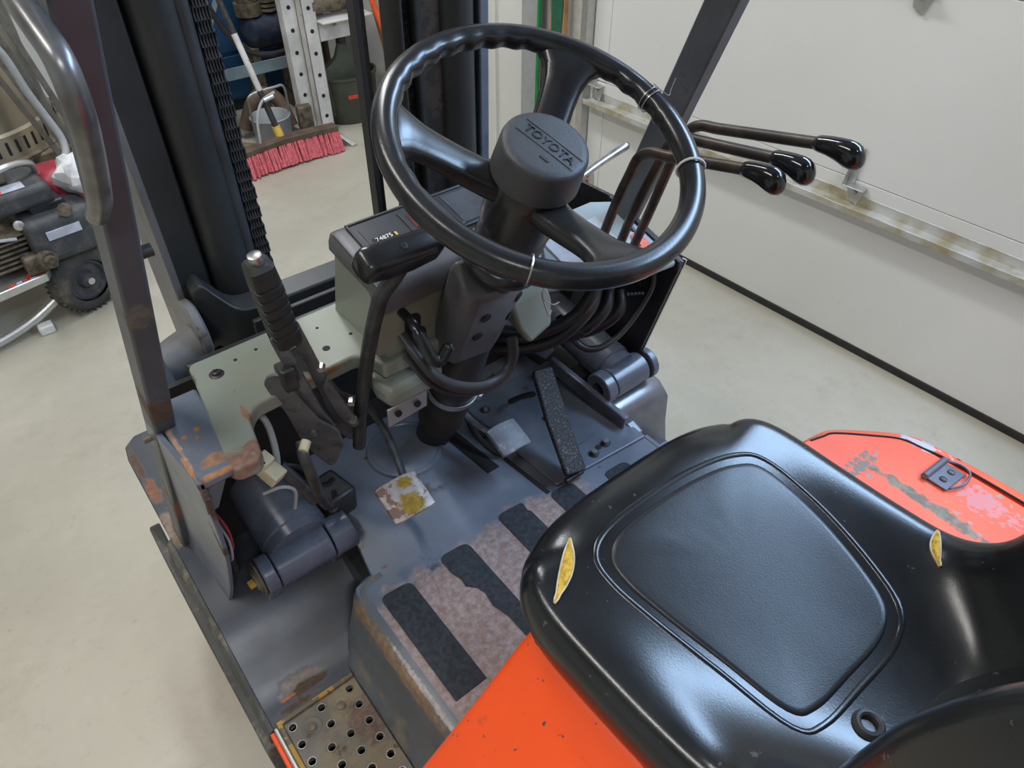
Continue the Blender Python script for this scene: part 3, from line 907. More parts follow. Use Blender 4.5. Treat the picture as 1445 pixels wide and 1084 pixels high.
# ---- parking brake
pb = mb()
ax0, ax1 = V((-.2755, .172, 1.192)), V((-.262, .186, 1.062))
u_, v_, d_ = frame(ax1 - ax0, (1, 0, 0))
rgs = []
L = (ax1 - ax0).length
prof = [(0, .013), (.004, .017), (.028, .0185)]
t0 = .030
while t0 < .108:
    prof += [(t0, .0165), (t0 + .002, .0165), (t0 + .003, .0188), (t0 + .013, .0192)]
    t0 += .0155
prof += [(.115, .0195), (L - .004, .0195), (L, .017)]
for t_, r_ in prof:
    c_ = ax0 + d_ * t_
    sq = rounded([(-r_, -r_ * .92), (r_, -r_ * .92), (r_, r_ * .92), (-r_, r_ * .92)], r_ * .5, 3)
    rgs.append([c_ + u_ * p.x + v_ * p.y for p in sq])
brake = pb.loft(rgs).build('parking_brake_lever', M['rubber'], FL, angle=28, label='upright parking brake lever with ribbed rubber grip')
mb().lathe(ax0 - d_ * .012, d_, [(0, .006), (.001, .0085), (.013, .0085)], 18).build('release_button', M['steel'], brake)
# side plates: two long arms and lower bracket
def plate(pts, th, name, mat=None, par=None):
    """pts (y,z) profile in a plane of constant x, list of (x,y,z)"""
    return mb().prism(pts, (th, 0, 0)).build(name, mat or M['dsteel'], par or brake, bevel=.001)


BA0, BA1 = V((-.264, .184, 1.072)), V((-.222, .203, .862))
BD = (BA1 - BA0).normalized()
BU = V((.80, -.60, 0))
BU = (BU - BD * BU.dot(BD)).normalized()
BN = BD.cross(BU).normalized()
if BN.dot(CAM - BA0) < 0: BN = -BN


def bpt(s_, a_, o_=0): return BA0 + BD * s_ + BU * a_ + BN * o_


def bplate(poly, off, th, name, mat):
    return mb().prism([bpt(*rp2) for rp2 in [(p.x, p.y, off) for p in rounded(poly, .006, 3)]], BN * th).build(name, mat, brake, bevel=.0012)


arm = [(-.01, -.0085), (-.01, .0085), (.10, .0095), (.155, .009), (.185, .015), (.212, .013), (.220, 0), (.212, -.012), (.185, -.013), (.15, -.010)]
for of_, du in ((.008, -.006), (-.016, .010)):
    bplate([(p[0], p[1] + du) for p in arm], of_, .006, 'brake_arm', M['dsteel2'])
rat = [(.055, -.030), (.052, -.012), (.12, -.002), (.165, .006), (.195, .026), (.235, .022), (.285, -.004), (.295, -.016), (.255, -.030), (.20, -.036), (.14, -.034), (.09, -.040), (.07, -.040)]
for of_, du in ((.017, -.010), (-.030, .016)):
    bplate([(p[0], p[1] + du) for p in rat], of_, .005, 'ratchet_plate', M['dsteel2'])
bplate([(.12, .012), (.10, .024), (.17, .034), (.215, .040), (.225, .028), (.19, .014)], -.006, .005, 'ratchet_plate', M['dsteel2'])
for s_, a_, o_ in ((.193, -.020, .023), (.196, .004, .014), (.200, .034, .001), (.075, -.012, .014), (.085, .020, -.010), (.165, .040, -.006)):
    mb().cyl(bpt(s_, a_, o_ - .006), bpt(s_, a_, o_ + .0035), .0058, n=6).build('bolt_head', M['steel'], brake)
mb().prism([(-.285, .172, 1.025), (-.285, .198, 1.025), (-.283, .203, .99), (-.283, .175, .985)], (.020, 0, 0)).build('link_block', M['dsteel'], brake, bevel=.003)
mb().tube(cr([(-.285, .165, .905), (-.292, .150, .89), (-.292, .140, .86), (-.288, .145, .81), (-.280, .155, .77), (-.274, .162, .75)], 6), .0085, 10, flat=.55).build('pull_rod', M['dsteel'], brake)
mb().cyl((-.280, .160, .905), (-.291, .150, .900), .007, n=14).build('nylon_bush', M['beige'], brake)
mb().box((-.236, .255, .655), (.058, .07, .055), (0, .1, .2)).build('brake_base', M['mast'], brake, bevel=.008)
mb().tube([(-.318, .195, .85), (-.302, .178, .81), (-.288, .165, .775)], .010, 12).build('cable_bracket', M['dsteel'], brake)

# ---- hand lever with wide T grip
st_ = cr([(-.188, .205, .795), (-.178, .196, .87), (-.160, .17, 1.0), (-.146, .152, 1.075), (-.138, .143, 1.105), (-.126, .13, 1.13), (-.118, .124, 1.145)], 6)
tl_ = mb().tube(st_, .0105, 14).build('hand_lever', M['dsteel'], FL, label='black bent hand lever with wide padded T grip')
g0, g1 = V((-.181, .112, 1.176)), V((-.064, .118, 1.166))
u_, v_, d_ = frame(g1 - g0, (0, -.55, .83))
rgs = []
L = (g1 - g0).length
for t_, k_ in ((0, .55), (.003, .8), (.009, .96), (.02, 1), (L * .35, 1.0), (L * .65, .99), (L - .02, .97), (L - .009, .92), (L - .003, .78), (L, .5)):
    c_ = g0 + d_ * t_
    # u ~ along the driver-facing depth, v ~ up
    sag = -.010 * math.sin(max(0, min(1, (t_ / L - .25) / .5)) * math.pi)
    sq = rounded([(-.019 * k_, (-.021 + 0) * k_), (.019 * k_, -.021 * k_), (.019 * k_, .019 * k_), (-.019 * k_, .019 * k_)], .011 * k_, 4)
    rgs.append([c_ + u_ * p.x + v_ * (p.y + (sag if p.y < 0 else 0)) for p in sq])
gr = mb().loft(rgs).build('lever_grip', M['rim'], tl_, angle=60)
gm = (g0 + g1) / 2 + v_ * .0187
mb().lathe(gm, v_, [(0, .005), (.001, .0048), (.0012, .003), (.0004, .0028)], 16).build('grip_plug', M['black'], gr)

# ---- dash: olive body, black cowl, instrument window, key panel
db = mb()
bp = [(.328, .968), (.285, 1.102), (.165, 1.085), (.172, .968)]
db.prism([V((-.134, a, b)) for a, b in bp], (.262, 0, 0))
dash = db.build('dash_body', M['olive'], FL, bevel=.004, label='olive dash body')
dt = mb()
prof = [(.290, 1.100), (.286, 1.116), (.276, 1.132), (.262, 1.136), (.20, 1.124), (.155, 1.110), (.144, 1.103), (.141, 1.090), (.146, 1.068), (.172, 1.068), (.18, 1.085)]
rgs = []
for xx, ins in ((-.140, .012), (-.138, .004), (-.130, 0), (.0, 0), (.12, 0), (.13, .004), (.132, .012)):
    cy, cz = .215, 1.10
    rgs.append([V((xx, cy + (a - cy) * (1 - ins * 3), cz + (b - cz) * (1 - ins * 4))) for a, b in prof])
hood_d = dt.loft(rgs).build('instrument_cowl', M['coverp'], FL, angle=50, label='black grained instrument cowl')


def topz(y): return 1.124 + (y - .20) * (.012 / .062) + .0002


# instrument window: recessed frame, meters
def tp(x, y, h=0.0): return V((x, y, topz(y) + h))


def slab(x0, x1, y0, y1, h0, h1, name, mat, par, bevel=0):
    return mb().prism([tp(x0, y0, h0), tp(x1, y0, h0), tp(x1, y1, h0), tp(x0, y1, h0)], (0, 0, h1 - h0)).build(name, mat, par, bevel=bevel)


M['face'] = plain('instrument_face', (.035, .037, .042), .3)
M['lens'] = plain('instrument_lens', (.07, .075, .085), .18)
M['redlens'] = plain('red_lens', (.085, .018, .018), .3, var=.4, scale=80)
ip = slab(-.118, .112, .188, .262, .0, .0022, 'instrument_panel', M['face'], hood_d, .001)
for a, b, c, d in ((-.121, .115, .262, .266), (-.121, .115, .185, .188)):
    slab(a, b, c, d, .0, .004, 'panel_frame', M['black'], hood_d, .001)
for a, b in ((-.121, -.117), (.112, .115)):
    slab(a, b, .185, .266, .0, .004, 'panel_frame', M['black'], hood_d, .001)
slab(-.110, -.052, .195, .250, .002, .0032, 'hour_meter', M['face'], hood_d, .0008)
slab(-.104, -.066, .213, .224, .0032, .0036, 'meter_window', M['dark'], hood_d)
slab(-.046, -.043, .195, .252, .002, .0045, 'panel_divider', M['black'], hood_d, .0005)
slab(-.036, .018, .215, .245, .002, .003, 'warning_lens', M['redlens'], hood_d)
slab(.03, .10, .192, .256, .002, .0034, 'gauge_window', M['lens'], hood_d, .001)
slab(-.012, .03, .19, .196, .002, .003, 'gauge_mark', M['lens'], hood_d)
slope = math.atan2(.012, .062)
M['digit'] = plain('digit_white', (.75, .75, .72), .5)
M['digity'] = plain('digit_amber', (.65, .42, .08), .5)
MT = Matrix.Translation(tp(-.0865, .2185, .0042)) @ Matrix.Rotation(slope, 4, 'X')
text_mesh('74875', .0105, .0002, MT, 'meter_digits', M['digit'], hood_d)
slab(-.0695, -.0665, .215, .222, .0037, .0042, 'amber_digit', M['digity'], hood_d)
slab(-.063, -.055, .206, .212, .0033, .0037, 'meter_symbol', M['digit'], hood_d)

# key panel (under the cowl lip) with arched slot
kp = mb()
def kpt(x, z, d=0): return V((x, .158 + (1.07 - z) * .16 - d, z))


out = rounded([(-.146, .978), (-.035, .972), (-.018, 1.0, .012), (-.018, 1.068, .016), (-.142, 1.068)], .006, 4)
kp.prism([kpt(p.x, p.y) for p in out], (0, .015, 0))
key = kp.build('key_panel', M['olive2'], FL, bevel=.003, label='brownish olive key panel with arched slot')
slot = [(-.100, .985), (-.074, .985)] + [(-.087 + .013 * math.cos(a), 1.022 + .013 * math.sin(a)) for a in [R(q) for q in range(0, 181, 20)]]
mb().prism([kpt(p[0], p[1], .0012) for p in slot], (0, .004, 0)).build('key_slot', M['dark'], key)
mb().lathe(kpt(-.078, .992, -.002), (0, -1, .2), [(0, .012), (.006, .012), (.008, .010), (.010, .004)], 20).build('key_barrel', M['dsteel'], key)
# direction lever with hooked end, and its curved guard below the column
dl = cr([(-.106, .160, 1.050), (-.106, .132, 1.046), (-.104, .118, 1.030), (-.101, .108, 1.012), (-.097, .101, .998), (-.089, .098, .993), (-.080, .098, 1.001), (-.069, .099, 1.014)], 6)
mb().tube(dl, .0085, 10, radii=[.0075] * 10 + [.0095] * 20 + [.0085] * (len(dl) - 32) + [.0065, .004], flat=.7).build('direction_lever', M['rim'], FL, label='black direction lever with hooked end')
gd = cr([(-.112, .155, 1.018), (-.106, .125, .99), (-.094, .105, .962), (-.070, .098, .936), (-.035, .094, .914), (.0, .095, .903), (.030, .099, .908), (.046, .104, .928), (.05, .112, .955)], 6)
mb().tube(gd, .0095, 10, flat=.6, hint=(0, 0, 1)).build('column_guard', M['black'], FL, label='black curved bracket under the column cover')
gd2 = [p + V((-.004, .012, -.012)) for p in gd[4:-14]]
mb().tube(gd2, .010, 8, flat=.5, hint=(0, 0, 1)).build('column_guard_lower', M['black'], FL)

# ---- steering column, cover, wheel
WC = V((.013, .006, 1.309))
WN = V((0, -.40, .917)).normalized()
WX = V((1, 0, 0))
WV = WN.cross(WX)


def W(x, v, t_): return WC + WX * x + WV * v + WN * t_


def ringW(t_, r, n=40): return [W(r * math.cos(2 * math.pi * k / n), r * math.sin(2 * math.pi * k / n), t_) for k in range(n)]


def latheW(prof, n=40, caps=True): return mb().loft([ringW(t_, r, n) for t_, r in prof], caps)


top = [(-.062, .030, -.212), (-.068, -.010, -.222), (-.056, -.031, -.236), (.008, -.035, -.250), (.050, -.020, -.244), (.050, .030, -.22)]
bot = [(-.060, .030, -.39), (-.066, -.010, -.404), (-.055, -.031, -.398), (.010, -.036, -.402), (.036, -.024, -.386), (.045, .030, -.37)]
mid = [tuple(a[i] * .95 + b[i] * .05 for i in range(3)) for a, b in zip(top, bot)]
top = [(a[0] * .94, a[1] * .9, a[2] + .006) for a in top]
cov = mb().loft([[W(*p) for p in top], [W(*p) for p in mid], [W(*p) for p in bot]]).build('column_cover', M['coverp'], FL, bevel=.007, seg=3, label='black plastic steering column cover with screw holes')


def face_pt(a, b, c, d, s, q):
    a, b, c, d = (V(W(*p)) for p in (a, b, c, d))
    return (a * (1 - s) + b * s) * (1 - q) + (d * (1 - s) + c * s) * q


for s_, q_, f_ in ((.42, .20, 0), (.38, .52, 0), (.62, .16, 1), (.55, .46, 1)):
    i, j = (2, 3) if f_ == 0 else (3, 4)
    fa = (mid[i], mid[j], bot[j], bot[i])
    p = face_pt(*fa, s_, q_)
    nn = (V(W(*mid[j])) - V(W(*mid[i]))).cross(V(W(*bot[i])) - V(W(*mid[i]))).normalized()
    if nn.dot(CAM - p) < 0: nn = -nn
    mb().lathe(p - nn * .0005, nn, [(0, .0085), (.0028, .0085), (.0030, .008)], 20).build('cover_hole', M['dark'], cov)
column = latheW([(-.20, .030), (-.35, .030), (-.40, .034), (-.52, .040), (-.525, .044), (-.575, .044), (-.58, .040)], 28).build('steering_column', M['black'], FL, label='black steering column with rubber boot')
latheW([(-.560, .0450), (-.560, .0470), (-.574, .0470), (-.574, .0450)], 32, False).build('boot_clamp', M['zinc'], column)
mb().box(W(.036, -.034, -.567), (.028, .014, .014), (.4, 0, .5)).build('clamp_screw', M['steel'], column, bevel=.002)
pf = [(-.575, .041)]
t0 = -.58
while t0 > -.70:
    pf += [(t0, .040), (t0 - .004, .0425), (t0 - .008, .040), (t0 - .010, .037)]
    t0 -= .011
pf += [(-.74, .036), (-.80, .035)]
latheW(pf, 28).build('rubber_boot', M['rubber'], column)
mb().lathe((-.055, .315, .601), (0, 0, 1), [(0, .075), (.004, .073), (.005, .066), (.003, .064), (.006, .05), (.006, .03)], 36).build('floor_grommet', M['bg'], FL)
latheW([(-.178, .047), (-.182, .053), (-.188, .056), (-.196, .056), (-.205, .050), (-.212, .042)], 40).build('column_collar', M['rim'], column)
latheW([(-.10, .043), (-.135, .045), (-.15, .045), (-.18, .041), (-.21, .036)], 36).build('column_neck', M['black'], column)

# wheel rim with finger grips on its inner side
NR, NT_ = 240, 14
rr, ra = .1735, .0145
SP = [R(149), R(41), R(-97)]
rings = []
for i in range(NR):
    th = 2 * math.pi * i / NR
    g = 0
    dm = min(abs((th - s_ + math.pi) % (2 * math.pi) - math.pi) for s_ in SP)
    if dm > R(14) and math.sin(th) > -.15:
        g = min(1, (dm - R(14)) / R(6)) * (.5 + .5 * math.cos(th * 36))
    ring = []
    for k in range(NT_):
        a = 2 * math.pi * k / NT_
        ca, sa = math.cos(a), math.sin(a)
        q = ra * (1 - .28 * g * max(0, -ca) ** 1.0 * (1 if sa < .3 else .4))
        rad = rr + q * ca
        ring.append(W(rad * math.cos(th), rad * math.sin(th), q * sa * .96))
    rings.append(ring)
rings.append(rings[0])
wheel = mb().loft(rings, caps=False).build('steering_wheel', M['rim'], FL, weld=True, angle=60, label='glossy black three-spoke steering wheel')
for th in SP:
    cs, sn = math.cos(th), math.sin(th)
    rgs = []
    for r_, t_, wd, tk in ((.030, -.064, .025, .017), (.045, -.062, .0245, .0165), (.06, -.057, .0235, .0155), (.085, -.045, .023, .0145), (.11, -.032, .023, .0135), (.13, -.021, .0245, .0125), (.145, -.012, .029, .012), (.155, -.008, .036, .012), (.163, -.005, .046, .0115), (.170, -.003, .052, .010)):
        ring = []
        for k in range(16):
            a = 2 * math.pi * k / 16
            e = (abs(math.cos(a)) ** .7 * math.copysign(1, math.cos(a)), abs(math.sin(a)) ** .7 * math.copysign(1, math.sin(a)))
            lat = e[0] * wd
            ring.append(W(r_ * cs - lat * sn, r_ * sn + lat * cs, t_ + e[1] * tk))
        rgs.append(ring)
    mb().loft(rgs).build('spoke', M['rim'], wheel, angle=60)
hub = latheW([(-.038, .044), (-.044, .0485), (-.07, .0485), (-.115, .0475), (-.124, .0465), (-.125, .044)], 44).build('hub', M['rim'], wheel)
cap = latheW([(-.042, .050), (-.041, .0530), (-.004, .0508), (.0, .0495), (.0025, .0465), (.0035, .040), (.004, .001)], 48).build('hub_cap', M['cap'], wheel, label='round grained hub cap with raised lettering')
# raised band lines and lettering on the cap
ta = R(-74)
TX = WX * math.cos(ta) + WV * math.sin(ta)
TY = -WX * math.sin(ta) + WV * math.cos(ta)
TC = W(.0015, -.003, .0042)
MT = Matrix((TX, TY, WN)).transposed().to_4x4()
MT.translation = TC
M['letter'] = plain('letter_plastic', (.02, .02, .022), .38)
text_mesh('TOYOTA', .0165, .0007, MT, 'cap_lettering', M['letter'], wheel)
for q, ln in ((.0105, .040), (-.0105, .040)):
    p = TC + TY * q
    mb().bar(p - TX * ln, p + TX * ln, .0006, .0006, WN).build('cap_line', M['cap'], wheel)
MT2 = MT.copy()
MT2.translation = TC - TY * .022 + TX * .009
mb().bar(MT2.translation - TX * .006, MT2.translation + TX * .006, .003, .0008, WN).build('cap_mark', M['letter'], wheel)
text_mesh('18794', .009, .0002, (lambda q: q)(Matrix.LocRotScale(W(.03, -.1835, .006), Matrix((WX, WN, -WV)).transposed().to_quaternion(), (1, 1, 1))), 'rim_number', M['letter'], wheel)


def rim_loop(deg, r_, name, mat, extra=0.0):
    th = R(deg)
    c_ = (rr * math.cos(th), rr * math.sin(th))
    q = []
    for k in range(18):
        a = 2 * math.pi * k / 18
        rad = (ra + r_) * math.cos(a)
        q.append(W(c_[0] + rad * math.cos(th), c_[1] + rad * math.sin(th), (ra + r_) * math.sin(a)))
    return mb().tube(q, r_, 6, closed=True).build(name, mat, wheel)


rim_loop(-33, .0016, 'cable_tie', M['white_tie'])
rim_loop(3, .0008, 'wire_tie', M['steel'])
rim_loop(5, .0008, 'wire_tie', M['steel'])
rim_loop(-133, .0010, 'wire_tie', M['steel'])
mb().tube(cr([W(.178, .020, .0155), W(.190, .012, .008), W(.199, .006, .004), W(.207, .012, .006), W(.222, .022, .010)], 5), .0006, 5).build('wire_end', M['steel'], wheel)
wt = cr([W(-.118, -.128, -.0155), (-.080, -.055, 1.205), (-.048, .0, 1.173), (-.043, .0, 1.162), (-.025, .0, 1.155), (-.006, .0, 1.140), (.011, .0, 1.126), (.016, .0, 1.131), (.010, .0, 1.120), (.012, .0, 1.106), (.023, .0, 1.076), (.027, .0, 1.084)], 5)
mb().tube(wt, .0008, 6).build('hanging_wire', M['steel'], wheel)
mb().tube(cr([(.010, .0, 1.120), (.014, .0, 1.106), (.029, .0, 1.092), (.040, .0, 1.091)], 5), .0008, 6).build('hanging_wire', M['steel'], wheel)
# signal stalk
sk = cr([(.06, .075, 1.165), (.12, .095, 1.178), (.19, .11, 1.188), (.245, .116, 1.196), (.27, .119, 1.199)], 5)
mb().tube(sk, .005, 12, radii=[.004 + .0035 * (i / (len(sk) - 1)) ** 2 if i < len(sk) - 2 else (.0062 if i == len(sk) - 2 else .003) for i in range(len(sk))]).build('signal_stalk', M['steel'], FL, label='bare metal signal stalk')

# ---- pedals
def pedal_pad(c, nx, ny, w_, h_, th, name, mat, par, curve=.006):
    """slightly curved pad; nx, ny in-plane axes"""
    c, nx, ny = V(c), V(nx).normalized(), V(ny).normalized()
    nz_ = nx.cross(ny)
    rgs = []
    for i in range(9):
        s_ = -1 + 2 * i / 8
        ring = []
        bl = math.sqrt(max(0, 1 - (abs(s_) * .97) ** 6)) * .12 + .88
        for (a, b) in ((-1, 0), (-1, 1), (-.5, 1.15), (0, 1.2), (.5, 1.15), (1, 1), (1, 0), (0, .1)):
            ring.append(c + nx * (w_ / 2 * s_) + ny * (h_ / 2 * a * bl) + nz_ * (th * b - curve * s_ * s_))
        rgs.append(ring)
    return mb().loft(rgs).build(name, mat, par, bevel=.002, angle=45)


b1 = mb().tube(cr([(-.165, .34, .80), (-.150, .31, .80), (-.128, .285, .785), (-.118, .25, .74), (-.122, .21, .70), (-.135, .17, .685), (-.148, .145, .688)], 6), .0085, 8, flat=.6)
p1 = b1.build('clutch_pedal', M['dsteel'], FL, label='left foot pedal, its pad worn to rust and yellow paint')
pedal_pad((-.152, .143, .697), (1, .0, -.05), (0, .93, .36), .078, .072, .007, 'pedal_pad', M['pedal_rust'], p1)
b2 = mb().tube(cr([(.035, .34, .80), (.038, .31, .74), (.045, .27, .69), (.058, .22, .665), (.072, .17, .668)], 6), .0085, 8, flat=.6)
p2 = b2.build('brake_pedal', M['dsteel'], FL, label='middle foot pedal with dusty grey pad')
pedal_pad((.075, .153, .683), (1, .0, -.06), (0, .93, .36), .064, .060, .008, 'pedal_pad', M['pedal_grey'], p2)
t = NT('gritty_pedal')
c = t.mix(t.step(t.noise(330, 4, .7), .55, .66), (.010, .011, .013), (.20, .19, .17))
t.bump(t.noise(420, 3), .6, .002)
M['grit'] = t.out(c, .6)
a0, a1 = V((.148, .050, .622)), V((.192, .205, .748))
u_, v_, d_ = frame(a1 - a0, (0, -.6, .8))
ac = mb()
rgs = []
for s_, w_ in ((0, .036), (.02, .045), (.5, .045), (.96, .043), (1, .036)):
    p = a0.lerp(a1, s_) + v_ * (-.006 * math.sin(s_ * math.pi))
    wv = V((1, 0, 0)) - d_ * d_.x
    wv.normalize()
    nv = d_.cross(wv)
    if nv.z < 0: nv = -nv
    rgs.append([p - wv * w_ / 2, p + wv * w_ / 2, p + wv * w_ / 2 + nv * .012, p - wv * w_ / 2 + nv * .012])
acc = ac.loft(rgs).build('accelerator_pedal', M['grit'], FL, bevel=.003, label='long gritty black accelerator pedal')
mb().tube([(.172, .2, .70), (.178, .24, .66), (.18, .28, .615)], .006, 8).build('pedal_rod', M['dsteel'], acc)
mb().cyl((.13, .052, .612), (.17, .052, .612), .006, n=10).build('pedal_hinge', M['dsteel'], acc)
for pts, r_ in (([(.07, .30, .66), (.062, .24, .63), (.072, .19, .612), (.09, .18, .608)], .006), ([(.06, .36, .70), (.07, .30, .64), (.085, .26, .615)], .005)):
    mb().tube(cr(pts, 6), r_, 8).build('pedal_cable', M['wire'], FL)
mb().prism(P3([(.022, .30), (.05, .30), (.062, .165), (.034, .165)], .5995), (0, 0, .0012)).build('pedal_slot', M['dark'], FL)
mb().prism(P3([(-.235, .245), (-.205, .255), (-.195, .31), (-.235, .32)], .5995), (0, 0, .0012)).build('floor_slot', M['dark'], FL)

# ---- control levers on the right with their panel
def lever(x, yb, zb, ybend, zbend, pend, knob_len, lbl):
    path = cr([(x - .004, yb + .03, zb - .12), (x - .002, yb + .012, zb - .05), (x, yb, zb), (x, yb - .025, zb + .08), (x, ybend + .018, zbend - .045), (x, ybend + .004, zbend - .012), (x, ybend - .018, zbend + .004), (x, ybend - .05, zbend + .010), (x, (ybend + pend[0]) / 2 - .02, (zbend + .008 + pend[1]) / 2), (x, pend[0], pend[1])], 6)
    o = mb().tube(path, .0082, 12).build('control_lever', M['rod'], FL, label=lbl)
    d = V((0, pend[0] - ybend, pend[1] - zbend - .008)).normalized()
    s0 = V((x, pend[0], pend[1])) - d * .012
    dn = V((.25, -.35, -1))
    dn = (dn - d * dn.dot(d)).normalized()
    sd_ = d.cross(dn)
    rgs = []
    for t_, up_, lo, wd in ((0, .006, .006, .006), (.001, .009, .009, .0095), (.006, .0105, .0105, .011), (.018, .0115, .013, .0125), (.030, .0115, .018, .014), (.040, .011, .024, .0155), (.048, .009, .0265, .0155), (.054, .005, .0255, .013), (.058, -.002, .021, .008), (.059, -.006, .016, .004)):
        c_ = s0 + d * t_ * knob_len
        hh, mm = (up_ + lo) / 2, (lo - up_) / 2
        rgs.append([c_ + dn * (mm + hh * math.sin(a)) + sd_ * (wd * math.cos(a)) for a in [2 * math.pi * k / 16 for k in range(16)]])
    mb().loft(rgs).build('lever_knob', M['blackg'], o, angle=70)
    return o


lever(.300, .180, 1.005, .118, 1.180, (-.070, 1.222), 1.0, 'control lever nearest the steering wheel, bronze rod and black knob')
lever(.338, .172, .985, .095, 1.200, (-.085, 1.231), 1.0, 'middle control lever of three, bronze rod and black knob')
lever(.376, .176, .955, .095, 1.208, (-.117, 1.252), 1.1, 'control lever nearest the guard pillar, bronze rod and black knob')
def lpz(y): return .985 - (.30 - min(y, .30)) * (.05 / .182)


lpn = mb().prism([(x_, y_, lpz(y_)) for x_, y_ in ((.13, .31), (.395, .31), (.432, .29), (.432, .118), (.385, .122), (.25, .158), (.14, .195))], (0, .001, -.012))
M['ltblue'] = worn('pale_panel', (.27, .32, .34), [((.10, .09, .07), 50, .70, .7)], rough=.35, var=.06, vscale=6)
lpanel = lpn.build('lever_panel', M['ltblue'], FL, bevel=.004, label='pale blue-grey lever panel with warning decals')
def lpp(x, y, h=0): return V((x, y, .985 - (.30 - y) * (.05 / .182) + h + (.0015 if y < .30 else 0)))


M['decal'] = plain('decal_white', (.42, .44, .52), .4)
M['decalr'] = plain('decal_red', (.62, .10, .04), .4, var=.3, scale=200)
mb().prism([lpp(.24, .27), lpp(.37, .27), lpp(.37, .160), lpp(.24, .160)], (0, 0, .0008)).build('decal', M['decal'], lpanel)
mb().prism([lpp(.375, .155), lpp(.40, .205), lpp(.418, .205), lpp(.418, .15)], (0, 0, .001)).build('warning_decal', M['decalr'], lpanel)
mb().prism([lpp(.345, .165, .0005), lpp(.415, .165, .0005), lpp(.415, .135, .0005), lpp(.345, .135, .0005)], (0, 0, .001)).build('warning_decal', M['decalr'], lpanel)
for q in (.36, .375, .39):
    mb().prism([lpp(q, .185, .001), lpp(q + .008, .185, .001), lpp(q + .008, .175, .001), lpp(q, .175, .001)], (0, 0, .0008)).build('decal_mark', M['dark'], lpanel)
mb().prism([(.432, .30, .99), (.444, .30, .985), (.444, .112, .93), (.432, .112, .937)], (0, 0, -.02)).build('panel_trim', M['black'], lpanel, bevel=.003)
# right side panel (black inside), rear edge tapering down
rp = mb().prism([(.440, .112, .932), (.440, .178, .675), (.440, .20, .60), (.440, .50, .60), (.440, .42, .98), (.440, .30, .985)], (.008, 0, 0))
rpo = rp.build('right_side_panel', M['black'], FL, bevel=.0015, label='black inner side panel right of the pedals')
mb().prism([(.449, .110, .934), (.449, .176, .675), (.449, .186, .675), (.449, .120, .934)], (.003, 0, 0)).build('panel_edge', M['zinc'], rpo)
mb().lathe((.4405, .19, .845), (-1, 0, 0), [(0, .014), (.003, .014), (.003, .010), (.001, .009)], 18).build('panel_plug', M['black'], rpo)
# hoses below the levers
for x, pts in ((0, [(.31, .19, .90), (.27, .17, .87), (.21, .19, .82), (.15, .24, .80), (.10, .30, .80)]), (1, [(.34, .19, .88), (.31, .17, .85), (.26, .19, .81), (.19, .25, .79), (.13, .32, .79)]), (2, [(.37, .19, .86), (.35, .17, .83), (.30, .20, .79), (.22, .27, .78), (.16, .34, .78)]), (3, [(.30, .20, .94), (.28, .17, .91), (.24, .18, .86), (.17, .22, .83), (.12, .28, .82)])):
    mb().tube(cr(pts, 6), .0125, 12).build('lever_hose', M['wire'], FL)
mb().tube(cr([(.415, .22, .96), (.42, .175, .93), (.415, .15, .885), (.39, .148, .84), (.345, .148, .80), (.30, .15, .785), (.27, .165, .785), (.258, .19, .80), (.255, .23, .83)], 7), .0065, 10).build('looped_cable', M['wire'], FL, label='black cable looping below the levers')
mb().tube(cr([(.25, .19, .83), (.27, .165, .82), (.29, .17, .84), (.30, .18, .87)], 5), .0014, 6).build('red_wire', M['rod'], FL)
for k in range(5):
    mb().tube([(.345 + k * .010, .15, .885 - k * .004), (.350 + k * .010, .148, .883 - k * .004)], .0028, 8).build('chain_link', M['dsteel'], FL)
# olive metal bracket right of the column
mb().prism([(.07, .14, 1.0), (.16, .16, .985), (.165, .15, .955), (.15, .125, .925), (.09, .115, .915), (.075, .12, .95)], (.0, .05, .012)).build('dash_bracket', M['olive'], FL, bevel=.01, seg=3)

# frame rail and right-hand fender sheet
mb().bar((.305, .30, .640), (.318, .085, .618), .014, .036, (0, 0, 1)).build('frame_rail', M['cyl'], FL, bevel=.003)
mb().bar((.16, .40, .80), (.30, .30, .68), .04, .03, (0, 0, 1)).build('cross_brace', M['bg'], FL, bevel=.003)
rf = mb()
rgs = []
for xx in (.305, .36, .42, .47, .482, .487):
    k = 0 if xx < .475 else (.006 if xx < .485 else .016)
    rgs.append([V((xx, .30, .592 - k)), V((xx, .175, .610 - k)), V((xx, .145, .607 - k)), V((xx, .127, .594 - k)), V((xx, .118, .57)), V((xx, .112, .50)), V((xx, .100, .44)), V((xx, .108, .44)), V((xx, .122, .50)), V((xx, .13, .57)), V((xx, .15, .585)), V((xx, .30, .575))])
M['baresteel'] = worn('scuffed_steel', (.20, .20, .215), [((.07, .06, .05), 40, .68, .6)], rough=.30, metal=.55, vscale=14)
rfo = rf.loft(rgs).build('right_fender', M['baresteel'], FL, angle=50, label='scuffed bare-metal right fender sheet')
mb().prism(P3([(.335, .045), (.49, .06), (.49, .12), (.335, .12)], .43), (0, 0, .012)).build('right_step', M['bg'], FL)
mb().prism([(.325, .06, .60), (.345, .06, .60), (.40, .10, .47), (.36, .10, .47)], (0, .03, .01)).build('fender_gusset', M['bg'], FL, bevel=.003)
mb().bb((.335, -.3, .58), (.345, .05, .60)).build('floor_edge', M['bg'], FL, bevel=.002)
mb().bb((.30, -.26, .44), (.49, .06, .45)).build('right_step_plate', M['step'], FL)

